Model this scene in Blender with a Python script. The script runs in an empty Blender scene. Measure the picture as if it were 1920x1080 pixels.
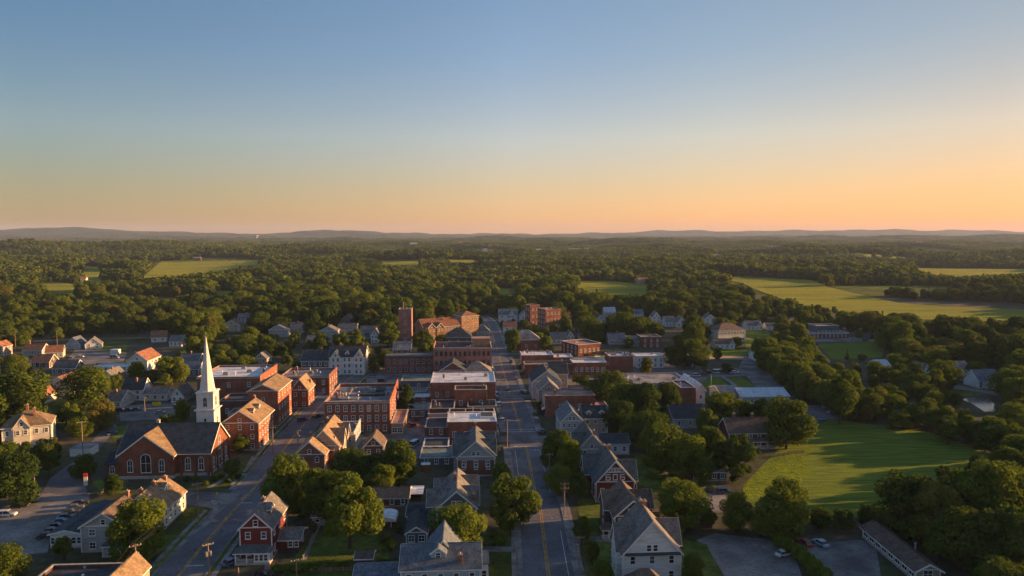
import bpy, math, random
import numpy as np
from mathutils import Vector, Matrix
R = math.radians
rnd = random.Random(7)
S = bpy.context.scene
COL = S.collection

# ------------------------------------------------------------------ camera
CAM_H, F, PITCH = 80.0, 1333.0, math.atan(103/1333.0)
cd = bpy.data.cameras.new('camera'); cam = bpy.data.objects.new('camera', cd); COL.objects.link(cam)
cd.sensor_width = 36; cd.lens = 36*F/1920; cd.clip_start = 1; cd.clip_end = 60000
cam.location = (0, 0, CAM_H); cam.rotation_euler = (math.pi/2-PITCH, 0, 0)
S.camera = cam

# ------------------------------------------------------------------ sky, sun, exposure
SUN_EL, SUN_AZ = 9.5, 12.5
w = bpy.data.worlds.new('World'); S.world = w; w.use_nodes = True
nt = w.node_tree; bg = nt.nodes['Background']
sky = nt.nodes.new('ShaderNodeTexSky'); sky.sky_type = 'NISHITA'; sky.sun_disc = False
sky.sun_elevation = R(SUN_EL); sky.sun_rotation = R(90-SUN_AZ)
sky.altitude = 200; sky.air_density = 1.0; sky.dust_density = 0.2; sky.ozone_density = 2.5
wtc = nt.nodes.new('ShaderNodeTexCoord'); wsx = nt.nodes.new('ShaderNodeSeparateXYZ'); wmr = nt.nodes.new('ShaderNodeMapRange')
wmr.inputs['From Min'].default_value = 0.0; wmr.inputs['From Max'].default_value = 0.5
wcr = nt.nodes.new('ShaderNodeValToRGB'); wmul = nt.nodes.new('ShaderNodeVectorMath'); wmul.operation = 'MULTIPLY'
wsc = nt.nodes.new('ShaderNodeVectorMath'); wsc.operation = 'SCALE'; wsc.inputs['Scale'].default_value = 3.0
els = wcr.color_ramp.elements                                  # warms the low evening sky; unseen overhead part brightened as added fill light
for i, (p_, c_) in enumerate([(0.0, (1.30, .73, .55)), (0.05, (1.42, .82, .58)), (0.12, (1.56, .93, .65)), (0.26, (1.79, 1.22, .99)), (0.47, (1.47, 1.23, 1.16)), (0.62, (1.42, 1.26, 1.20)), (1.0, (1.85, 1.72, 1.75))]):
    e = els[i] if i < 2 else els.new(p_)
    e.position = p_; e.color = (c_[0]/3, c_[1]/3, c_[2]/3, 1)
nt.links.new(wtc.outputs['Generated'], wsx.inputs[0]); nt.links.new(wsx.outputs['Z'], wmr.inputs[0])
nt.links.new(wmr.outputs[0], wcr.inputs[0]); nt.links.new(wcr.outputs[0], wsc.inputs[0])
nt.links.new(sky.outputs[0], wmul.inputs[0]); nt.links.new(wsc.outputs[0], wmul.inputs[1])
wm2 = nt.nodes.new('ShaderNodeMapRange'); wm2.inputs['From Min'].default_value = -.6; wm2.inputs['From Max'].default_value = .6
wc2 = nt.nodes.new('ShaderNodeValToRGB'); ws2 = nt.nodes.new('ShaderNodeVectorMath'); ws2.operation = 'SCALE'; ws2.inputs['Scale'].default_value = 1.2; wv2 = nt.nodes.new('ShaderNodeVectorMath'); wv2.operation = 'MULTIPLY'; els = wc2.color_ramp.elements      # clearer air away from the sun, thicker towards it
for i, (p_, c_) in enumerate([(0.04, (.53, .64, .70)), (0.96, (.95, .76, .63)), (.27, (.80, .85, .89)), (.5, (1.05, 1.01, 1.01)), (.73, (1.05, .93, .84))]):
    e = els[i] if i < 2 else els.new(p_)
    e.position = p_; e.color = (c_[0]/1.2, c_[1]/1.2, c_[2]/1.2, 1)
nt.links.new(wsx.outputs['X'], wm2.inputs[0]); nt.links.new(wm2.outputs[0], wc2.inputs[0]); nt.links.new(wmul.outputs[0], wv2.inputs[0]); nt.links.new(wc2.outputs[0], ws2.inputs[0]); nt.links.new(ws2.outputs[0], wv2.inputs[1])
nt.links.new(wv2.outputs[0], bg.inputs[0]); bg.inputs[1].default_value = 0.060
sl = bpy.data.lights.new('sun', 'SUN'); sl.energy = 5.0; sl.angle = R(0.6); sl.color = (1.0, 0.55, 0.225)
so = bpy.data.objects.new('sun', sl); COL.objects.link(so)
sd = Vector((math.cos(R(SUN_EL))*math.cos(R(SUN_AZ)), math.cos(R(SUN_EL))*math.sin(R(SUN_AZ)), math.sin(R(SUN_EL))))
so.rotation_euler = sd.to_track_quat('Z', 'Y').to_euler()
S.view_settings.view_transform = 'Standard'; S.view_settings.look = 'None'
S.view_settings.exposure = 1.45; S.view_settings.gamma = 1.0; S.view_settings.use_curve_mapping = False
S.cycles.max_bounces = 5; S.cycles.diffuse_bounces = 2; S.cycles.glossy_bounces = 2
S.cycles.transmission_bounces = 2; S.cycles.volume_bounces = 0; S.cycles.transparent_max_bounces = 6
S.cycles.use_adaptive_sampling = True; S.cycles.adaptive_threshold = 0.02
S.cycles.caustics_reflective = False; S.cycles.caustics_refractive = False

# ------------------------------------------------------------------ terrain height and picture-to-place helpers
def smooth(a, b, x):
    t = np.clip((x-a)/(b-a), 0, 1); return t*t*(3-2*t)
HILLS = [(-5600, 9400, 1500, 1100, 122), (-7300, 10500, 1500, 1200, 108), (-2350, 9800, 1500, 900, 104), (-900, 12500, 2200, 900, 60), (2700, 13000, 1700, 900, 92), (5600, 12800, 2300, 900, 98),
         (8600, 13200, 2600, 1000, 106), (4600, 6800, 2300, 700, 42), (2600, 8200, 1600, 600, 44), (-1750, 2500, 520, 420, 42), (-900, 3300, 700, 300, 22), (-5200, 8000, 2600, 700, 40), (500, 10800, 2600, 600, 48),
         (-1300, 1500, 420, 260, 16), (900, 4300, 1100, 350, 22), (2600, 3700, 900, 300, 20), (-200, 6200, 1800, 350, 26)]
WAV = [(2*math.pi/1900, 2*math.pi/1500, .3, 13.0), (-2*math.pi/900, 2*math.pi/1100, 1.7, 9.0), (2*math.pi/520, 2*math.pi/640, 4.1, 4.0)]
def hgt(x, y):
    x = np.asarray(x, float); y = np.asarray(y, float)
    h = np.zeros_like(x*1.0+y*0)
    for cx, cy, sx, sy, a in HILLS:
        h = h + a*np.exp(-((x-cx)/sx)**2-((y-cy)/sy)**2)
    for kx, ky, ph, a in WAV:
        h = h + a*np.sin(kx*x+ky*y+ph)*smooth(1000, 2600, y)
    return h*smooth(760, 1500, y)
CP, SP = math.cos(PITCH), math.sin(PITCH)
def ray(px, py):
    a, b = (px-960)/F, (540-py)/F
    return a, CP+b*SP, -SP+b*CP
def P(px, py, z=0.0):                      # the point of the plane at height z seen at a pixel of the photograph
    dx, dy, dz = ray(px, py); t = (z-CAM_H)/dz
    return Vector((dx*t, dy*t, z))
def PT(px, py):                            # the same on the rolling terrain
    z = 0.0
    for _ in range(25):
        p = P(px, py, z); z = 0.5*z+0.5*float(hgt(p.x, p.y))
    return Vector((p.x, p.y, float(hgt(p.x, p.y))))
def proj(x, y, z):
    x = np.asarray(x, float); y = np.asarray(y, float); z = np.asarray(z, float)-CAM_H
    d = y*CP-z*SP; u = y*SP+z*CP
    return 960+F*x/d, 540-F*u/d
def inpoly(px, py, poly):
    px = np.asarray(px, float); py = np.asarray(py, float); c = np.zeros(px.shape, bool); n = len(poly)
    for i in range(n):
        x1, y1 = poly[i]; x2, y2 = poly[(i+1) % n]
        c ^= ((y1 > py) != (y2 > py)) & (px < (x2-x1)*(py-y1)/((y2-y1)+1e-9)+x1)
    return c

# ------------------------------------------------------------------ materials
M = {}
def mat(name, col, var=.18, scale=.6, rough=.9, spec=.25, stretch=(1, 1, 1), fine=6.0, fvar=.12, rand=.0, bump=0.0, metal=0.0, col2=None):
    m = bpy.data.materials.new(name); m.use_nodes = True; t = m.node_tree; N = t.nodes; L = t.links
    b = N['Principled BSDF']; b.inputs['Roughness'].default_value = rough; b.inputs['Specular IOR Level'].default_value = spec; b.inputs['Metallic'].default_value = metal
    tc = N.new('ShaderNodeTexCoord'); mp = N.new('ShaderNodeMapping'); mp.inputs['Scale'].default_value = stretch
    L.new(tc.outputs['Object'], mp.inputs[0])
    n1 = N.new('ShaderNodeTexNoise'); n1.inputs['Scale'].default_value = scale; n1.inputs['Detail'].default_value = 5; n1.inputs['Roughness'].default_value = .62
    n2 = N.new('ShaderNodeTexNoise'); n2.inputs['Scale'].default_value = fine; n2.inputs['Detail'].default_value = 2
    L.new(mp.outputs[0], n1.inputs['Vector']); L.new(mp.outputs[0], n2.inputs['Vector'])
    r1 = N.new('ShaderNodeValToRGB'); c2 = col2 or tuple(c*(1-var*1.6) for c in col); c1 = col if col2 else tuple(min(1, c*(1+var)) for c in col)
    r1.color_ramp.elements[0].position = .36; r1.color_ramp.elements[1].position = .64
    r1.color_ramp.elements[0].color = (*c2, 1); r1.color_ramp.elements[1].color = (*c1, 1)
    L.new(n1.outputs['Fac'], r1.inputs[0])
    mr = N.new('ShaderNodeMapRange'); mr.inputs['From Min'].default_value = .3; mr.inputs['From Max'].default_value = .7
    mr.inputs['To Min'].default_value = 1-fvar; mr.inputs['To Max'].default_value = 1+fvar
    L.new(n2.outputs['Fac'], mr.inputs[0])
    vm = N.new('ShaderNodeVectorMath'); vm.operation = 'SCALE'; L.new(r1.outputs[0], vm.inputs[0]); L.new(mr.outputs[0], vm.inputs['Scale'])
    out = vm.outputs[0]
    if rand:
        oi = N.new('ShaderNodeObjectInfo'); m2 = N.new('ShaderNodeMapRange'); m2.inputs['To Min'].default_value = 1-rand; m2.inputs['To Max'].default_value = 1+rand
        L.new(oi.outputs['Random'], m2.inputs[0]); v2 = N.new('ShaderNodeVectorMath'); v2.operation = 'SCALE'
        L.new(out, v2.inputs[0]); L.new(m2.outputs[0], v2.inputs['Scale']); out = v2.outputs[0]
    L.new(out, b.inputs['Base Color'])
    if bump:
        bp = N.new('ShaderNodeBump'); bp.inputs['Strength'].default_value = bump; bp.inputs['Distance'].default_value = .3
        L.new(n1.outputs['Fac'], bp.inputs['Height']); L.new(bp.outputs[0], b.inputs['Normal'])
    M[name] = m
    return m
def brick(name, col, rand=.26):            # courses of brick with mortar, weather stains over them
    m = mat(name, col, .2, .25, .92, .15, fine=9, fvar=.2, rand=rand)
    t = m.node_tree; N = t.nodes; L = t.links; b = N['Principled BSDF']
    tc = [n for n in N if n.type == 'TEX_COORD'][0]; sx = N.new('ShaderNodeSeparateXYZ'); L.new(tc.outputs['Object'], sx.inputs[0])
    ad = N.new('ShaderNodeMath'); ad.operation = 'ADD'; L.new(sx.outputs[0], ad.inputs[0]); L.new(sx.outputs[1], ad.inputs[1])
    cx = N.new('ShaderNodeCombineXYZ'); L.new(ad.outputs[0], cx.inputs[0]); L.new(sx.outputs[2], cx.inputs[1])
    bt = N.new('ShaderNodeTexBrick'); bt.inputs['Scale'].default_value = 1.0; bt.inputs['Brick Width'].default_value = .5; bt.inputs['Row Height'].default_value = .18; bt.inputs['Mortar Size'].default_value = .018
    bt.inputs['Color1'].default_value = (1, 1, 1, 1); bt.inputs['Color2'].default_value = (.72, .72, .72, 1); bt.inputs['Mortar'].default_value = (1.15, 1.2, 1.2, 1)
    L.new(cx.outputs[0], bt.inputs['Vector'])
    mu = N.new('ShaderNodeVectorMath'); mu.operation = 'MULTIPLY'; src = b.inputs['Base Color'].links[0].from_socket
    L.new(src, mu.inputs[0]); L.new(bt.outputs['Color'], mu.inputs[1]); L.new(mu.outputs[0], b.inputs['Base Color'])
    return m
brick('brick', (.25, .097, .062)); brick('brick_dark', (.20, .085, .065)); brick('brick_pink', (.29, .14, .12)); brick('brick_tan', (.36, .21, .12))
SID = dict(scale=.4, rough=.75, stretch=(.3, .3, 3), fine=2.2, rand=.05)
mat('siding_white', (.62, .62, .60), .12, fvar=.10, **SID); mat('siding_cream', (.60, .54, .44), .12, fvar=.1, **SID)
mat('siding_grey', (.34, .34, .34), .12, fvar=.1, **SID); mat('siding_blue', (.30, .36, .44), .12, fvar=.1, **SID)
mat('siding_red', (.165, .032, .028), .15, fvar=.15, **SID); mat('siding_slate', (.10, .12, .14), .15, fvar=.12, **SID)
mat('siding_green', (.20, .25, .23), .12, fvar=.1, **SID); mat('siding_tan', (.36, .28, .21), .12, fvar=.1, **SID)
mat('siding_brown', (.10, .065, .055), .15, fvar=.12, **SID)
SH = dict(scale=.5, rough=.9, fine=1.9, fvar=.34, rand=.14)
mat('shingle_grey', (.165, .155, .145), .2, **SH); mat('shingle_dark', (.043, .055, .064), .22, **SH); mat('shingle_teal', (.095, .105, .105), .22, **SH)
mat('shingle_brown', (.125, .092, .072), .22, **SH); mat('shingle_tan', (.235, .165, .10), .2, **SH); mat('shingle_blue', (.105, .13, .155), .2, **SH)
mat('shingle_rust', (.24, .11, .065), .22, **SH)
mat('membrane_white', (.68, .70, .72), .12, .22, .6, fine=.9, fvar=.14, col2=(.44, .45, .46)); mat('membrane_black', (.045, .048, .052), .3, .16, .8, fine=.9, fvar=.25)
mat('membrane_grey', (.22, .215, .22), .3, .16, .85, fine=.8, fvar=.2); mat('membrane_green', (.15, .19, .175), .25, .16, .85, fine=.8, fvar=.2)
mat('membrane_pink', (.30, .19, .16), .25, .16, .85, fine=.8, fvar=.2)
mat('metal_roof', (.42, .47, .52), .12, .3, .45, .5, stretch=(3, .3, 1), fine=1.2, fvar=.1, metal=.3)
mat('white_trim', (.70, .69, .66), .06, 1.0, .6, fvar=.05); mat('stone_trim', (.42, .38, .33), .15, .8, .85); mat('dark_trim', (.06, .06, .06), .1, 1, .6)
mat('glass', (.05, .06, .07), .4, .5, .10, .7, fvar=.1, rand=.85); mat('glass_lit', (.30, .30, .28), .3, .5, .2, .6, rand=.4)
mat('steeple_white', (.60, .59, .57), .07, .3, .55, fvar=.04)
mat('wood_pole', (.27, .19, .13), .2, 1.2, .9, stretch=(3, 3, .3)); mat('wire', (.03, .03, .03), .1, 1, .6)
mat('steel', (.32, .33, .34), .15, 2, .45, .5, metal=.6); mat('concrete', (.22, .21, .195), .3, .25, .92, fine=2.5)
mat('asphalt', (.128, .131, .142), .18, .10, .92, fine=1.3, fvar=.20); mat('asphalt_patch', (.10, .102, .108), .2, .4, .9, fine=2, fvar=.25); mat('asphalt_old', (.165, .158, .152), .30, .10, .94, fine=.9, fvar=.22)
mat('gravel', (.19, .18, .17), .28, .09, .96, fine=1.0, fvar=.22)
mat('yellow_paint', (.44, .25, .05), .3, .5, .8, fine=3, fvar=.3); mat('white_paint', (.50, .50, .49), .3, .5, .8, fine=3, fvar=.3)
mat('chimney_brick', (.30, .14, .09), .25, 1.5, .92)
mat('bark', (.085, .062, .045), .3, 1.4, .95, stretch=(3, 3, .5))
mat('lawn', (.10, .14, .025), .34, .05, .96, .1, fine=.55, fvar=.3); mat('town_ground', (.085, .078, .060), .3, .035, .96, .1, fine=.35, fvar=.3, col2=(.05, .062, .022))
mat('lamp_glow', (.8, .5, .15)); mat('red_cloth', (.45, .04, .03)); mat('sign_red', (.5, .03, .03)); mat('sign_yellow', (.6, .5, .02)); mat('blue_cloth', (.12, .25, .42))
mat('rubber', (.02, .02, .02), .1, 2, .8)
CARP = {}
for n_, c_ in dict(white=(.6, .6, .6), black=(.02, .02, .022), silver=(.32, .33, .34), red=(.28, .03, .025), blue=(.04, .10, .22), grey=(.10, .105, .11), orange=(.5, .2, .04), lightblue=(.3, .42, .52)).items():
    CARP[n_] = mat('car_paint_'+n_, c_, .04, 1, .28, .6, fvar=.03)
def leafmat(name, ca, cb, cc):
    m = bpy.data.materials.new(name); m.use_nodes = True; t = m.node_tree; N = t.nodes; L = t.links
    N.remove(N['Principled BSDF']); out = N['Material Output']
    oi = N.new('ShaderNodeObjectInfo'); ge = N.new('ShaderNodeNewGeometry'); no = N.new('ShaderNodeTexNoise'); no.inputs['Scale'].default_value = .35; no.inputs['Detail'].default_value = 3
    ns = N.new('ShaderNodeTexNoise'); ns.inputs['Scale'].default_value = .0075; ns.inputs['Detail'].default_value = 4        # stands of one species
    L.new(ge.outputs['Position'], no.inputs['Vector']); L.new(ge.outputs['Position'], ns.inputs['Vector'])
    def math_(op, a, b, c=None):
        q = N.new('ShaderNodeMath'); q.operation = op
        for i, v in enumerate((a, b, c)):
            if v is None: continue
            if isinstance(v, (int, float)): q.inputs[i].default_value = v
            else: L.new(v, q.inputs[i])
        return q.outputs[0]
    f = math_('MULTIPLY_ADD', ge.outputs['Random Per Island'], .35, math_('MULTIPLY_ADD', no.outputs['Fac'], .5, math_('MULTIPLY', oi.outputs['Random'], .75)))
    f = math_('MULTIPLY_ADD', ns.outputs['Fac'], 2.2, math_('SUBTRACT', f, 1.12)); mr = N.new('ShaderNodeMapRange'); mr.inputs['From Min'].default_value = .25; mr.inputs['From Max'].default_value = 1.25; L.new(f, mr.inputs[0])
    cr = N.new('ShaderNodeMix'); cr.data_type = 'RGBA'; L.new(mr.outputs[0], cr.inputs[0]); cr.inputs[6].default_value = (*ca, 1); cr.inputs[7].default_value = (*cb, 1)
    rust = N.new('ShaderNodeMapRange'); rust.inputs['From Min'].default_value = .88; rust.inputs['From Max'].default_value = 1.0; wn = N.new('ShaderNodeTexWhiteNoise'); wn.noise_dimensions = '1D'; L.new(oi.outputs['Random'], wn.inputs['W']); L.new(wn.outputs['Value'], rust.inputs[0])
    c2 = N.new('ShaderNodeMix'); c2.data_type = 'RGBA'; L.new(rust.outputs[0], c2.inputs[0]); L.new(cr.outputs[2], c2.inputs[6]); c2.inputs[7].default_value = (*cc, 1)
    d = N.new('ShaderNodeBsdfDiffuse'); tr = N.new('ShaderNodeBsdfTranslucent'); mx = N.new('ShaderNodeMixShader'); mx.inputs[0].default_value = .42
    L.new(c2.outputs[2], d.inputs[0]); L.new(c2.outputs[2], tr.inputs[0]); L.new(d.outputs[0], mx.inputs[1]); L.new(tr.outputs[0], mx.inputs[2]); L.new(mx.outputs[0], out.inputs[0])
    M[name] = m
leafmat('leaves', (.046, .080, .018), (.145, .190, .024), (.155, .150, .030)); leafmat('needles', (.022, .046, .018), (.055, .082, .022), (.045, .055, .02))

# ------------------------------------------------------------------ mesh helpers
class MB:
    def __init__(s): s.v = []; s.f = []; s.m = []; s.mats = []
    def mi(s, m):
        if m not in s.mats: s.mats.append(m)
        return s.mats.index(m)
    def poly(s, pts, m):
        i = len(s.v); s.v += [tuple(p) for p in pts]; s.f.append(tuple(range(i, i+len(pts)))); s.m.append(s.mi(m))
    def box(s, x0, x1, y0, y1, z0, z1, m):
        i = len(s.v); k = s.mi(m)
        s.v += [(x0, y0, z0), (x1, y0, z0), (x1, y1, z0), (x0, y1, z0), (x0, y0, z1), (x1, y0, z1), (x1, y1, z1), (x0, y1, z1)]
        for q in ((0, 3, 2, 1), (4, 5, 6, 7), (0, 1, 5, 4), (1, 2, 6, 5), (2, 3, 7, 6), (3, 0, 4, 7)):
            s.f.append(tuple(i+a for a in q)); s.m.append(k)
    def prism(s, ring, vec, m):            # closed solid: a planar ring of points swept along vec
        i = len(s.v); n = len(ring); k = s.mi(m); vec = Vector(vec)
        s.v += [tuple(p) for p in ring]+[tuple(Vector(p)+vec) for p in ring]
        s.f.append(tuple(i+a for a in reversed(range(n)))); s.f.append(tuple(i+n+a for a in range(n))); s.m += [k, k]
        for a in range(n):
            b = (a+1) % n; s.f.append((i+a, i+b, i+n+b, i+n+a)); s.m.append(k)
    def tube(s, p, q, r0, r1, m, n=8, cap=True):
        p = Vector(p); q = Vector(q); d = (q-p).normalized(); a = d.orthogonal().normalized(); b = d.cross(a); i = len(s.v); k = s.mi(m)
        for c, r in ((p, r0), (q, r1)):
            s.v += [tuple(c+r*(math.cos(2*math.pi*j/n)*a+math.sin(2*math.pi*j/n)*b)) for j in range(n)]
        for j in range(n):
            s.f.append((i+j, i+(j+1) % n, i+n+(j+1) % n, i+n+j)); s.m.append(k)
        if cap:
            s.f.append(tuple(i+n+j for j in range(n))); s.m.append(k); s.f.append(tuple(i+j for j in reversed(range(n)))); s.m.append(k)
    def mesh(s, name):
        me = bpy.data.meshes.new(name); me.from_pydata(s.v, [], s.f); me.polygons.foreach_set('material_index', s.m)
        for m in s.mats: me.materials.append(M[m])
        me.update(); return me
    def build(s, name, parent=None, loc=(0, 0, 0)):
        return link(name, s.mesh(name), parent, loc)
def link(name, me, parent=None, loc=(0, 0, 0), rz=0.0):
    o = bpy.data.objects.new(name, me); COL.objects.link(o); o.location = loc
    if rz: o.rotation_euler = (0, 0, rz)
    if parent: o.parent = parent
    return o
def tag(o, label, cat, group=None):
    o['label'] = label; o['category'] = cat
    if group: o['group'] = group
    return o
def thing(name, label, cat, loc=(0, 0, 0), rz=0.0, group=None):
    o = bpy.data.objects.new(name, None); COL.objects.link(o); o.location = loc; o.rotation_euler = (0, 0, rz); o.empty_display_size = 1
    return tag(o, label, cat, group)
def struct(o, kind='structure'):
    o['kind'] = kind; return o
GRID = R(3.4)
# ------------------------------------------------------------------ ground, fields, roads
mat('woodland', (.12, .15, .028), .35, .012, .97, .05, fine=.06, fvar=.30, col2=(.050, .075, .020))
mat('far_woods', (.056, .076, .030), .35, .006, .97, .05, fine=.05, fvar=.35, bump=.8)
mat('field_gold', (.30, .31, .032), .22, .012, .96, .05, stretch=(.25, 1.6, 1), fine=.10, fvar=.18, col2=(.20, .22, .033))
mat('field_green', (.145, .20, .026), .25, .03, .96, .05, stretch=(.2, 2.0, 1), fine=.45, fvar=.32, col2=(.115, .160, .022))
mat('meadow_tall', (.19, .25, .018), .25, .10, .96, .05, fine=.6, fvar=.35, col2=(.12, .17, .018))
mat('pond_water', (.03, .032, .03), .1, .2, .12, .4)
mat('soil_pale', (.40, .27, .17), .2, .02, .95)
def blades(name, sc, k):                    # standing grass turns many small faces to the low sun
    t = M[name].node_tree; N = t.nodes; b = N['Principled BSDF']; tc = N.new('ShaderNodeNewGeometry'); n = N.new('ShaderNodeTexNoise'); n.inputs['Scale'].default_value = sc; n.inputs['Detail'].default_value = 3
    t.links.new(tc.outputs['Position'], n.inputs['Vector']); bp = N.new('ShaderNodeBump'); bp.inputs['Strength'].default_value = 1.0; bp.inputs['Distance'].default_value = k; t.links.new(n.outputs['Fac'], bp.inputs['Height']); t.links.new(bp.outputs[0], b.inputs['Normal'])
for n_, sc, k in (('field_gold', .6, 3.5), ('field_green', 2.6, .65), ('meadow_tall', 1.6, 1.3), ('lawn', 2.5, .5), ('woodland', .5, 3.0)): blades(n_, sc, k)
def sinhs(n, lim, c): return [math.sinh(c*(2*i/(n-1)-1))/math.sinh(c)*lim for i in range(n)]
def terrain(name, y0, y1, m, ny, nx=240):
    xs = np.array(sinhs(nx, 14000, 3.2)); ys = y0+(y1-y0)*np.linspace(0, 1, ny)**1.3
    X, Y = np.meshgrid(xs, ys); Z = hgt(X, Y)
    v = np.stack([X.ravel(), Y.ravel(), Z.ravel()], 1)
    f = [(j*nx+i, j*nx+i+1, (j+1)*nx+i+1, (j+1)*nx+i) for j in range(ny-1) for i in range(nx-1)]
    me = bpy.data.meshes.new(name); me.from_pydata(v.tolist(), [], f); me.materials.append(M[m])
    me.polygons.foreach_set('use_smooth', [True]*len(f)); me.update()
    return struct(link(name, me))
terrain('ground', -500, 900, 'town_ground', 8); terrain('terrain', 900, 6500, 'woodland', 140); terrain('hills', 6500, 17000, 'far_woods', 90)

def drape(name, poly, m, dz=.02, rows=10, cols=26, flat=False):   # a sheet whose outline is known from the photograph, laid on the ground
    ys = [q[1] for q in poly]; a, b = min(ys)+.01, max(ys)-.01; mb = MB(); n = len(poly); idx = []
    for j in range(rows+1):
        y = a+(b-a)*j/rows; xs = []
        for i in range(n):
            (x1, y1), (x2, y2) = poly[i], poly[(i+1) % n]
            if (y1 > y) != (y2 > y): xs.append(x1+(x2-x1)*(y-y1)/(y2-y1))
        xs = (min(xs), max(xs)) if xs else (0, 0)
        for i in range(cols+1):
            p = (P if flat else PT)(xs[0]+(xs[1]-xs[0])*i/cols, y); mb.v.append((p.x, p.y, p.z+dz))
    k = mb.mi(m)
    for j in range(rows):
        for i in range(cols):
            q = j*(cols+1)+i; mb.f.append((q+cols+1, q+cols+2, q+1, q)); mb.m.append(k)
    return struct(mb.build(name))
FAR_FIELDS = [[(303, 489), (515, 489), (425, 505), (330, 515), (262, 518)], [(1320, 519), (1440, 520), (1545, 527), (1548, 538), (1700, 561), (1960, 571), (1960, 592), (1790, 591), (1640, 582), (1500, 562), (1420, 545), (1390, 530)],
              [(1070, 527), (1140, 527), (1222, 535), (1212, 552), (1150, 549), (1090, 540)], [(1690, 502), (1960, 505), (1960, 513), (1900, 512), (1790, 517)], [(706, 489), (792, 490), (788, 497), (716, 495)],
              [(155, 501), (194, 501), (192, 525), (160, 522)], [(920, 541), (978, 541), (975, 548), (925, 548)], [(640, 491), (662, 491), (660, 494), (640, 494)], [(1040, 489), (1098, 491), (1095, 493), (1045, 492)], [(840, 487), (890, 487), (888, 491), (846, 491)], [(70, 531), (112, 529), (150, 536), (144, 543), (82, 541)], [(955, 540), (1018, 540), (1015, 545), (958, 546)], [(1850, 531), (1890, 533), (1880, 540), (1856, 539)], [(400, 545), (450, 546), (440, 552), (405, 551)], [(1560, 473), (1600, 474), (1700, 480), (1690, 482), (1580, 476)]]
for q in FAR_FIELDS:                        # the grass runs on a little under the trees of its near edge
    mid = sum(p_[1] for p_ in q)/len(q); drape('field', [(a_, b_+(b_-437)*.09 if b_ > mid else b_) for a_, b_ in q], 'field_gold', .5, 14, 40)
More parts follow.
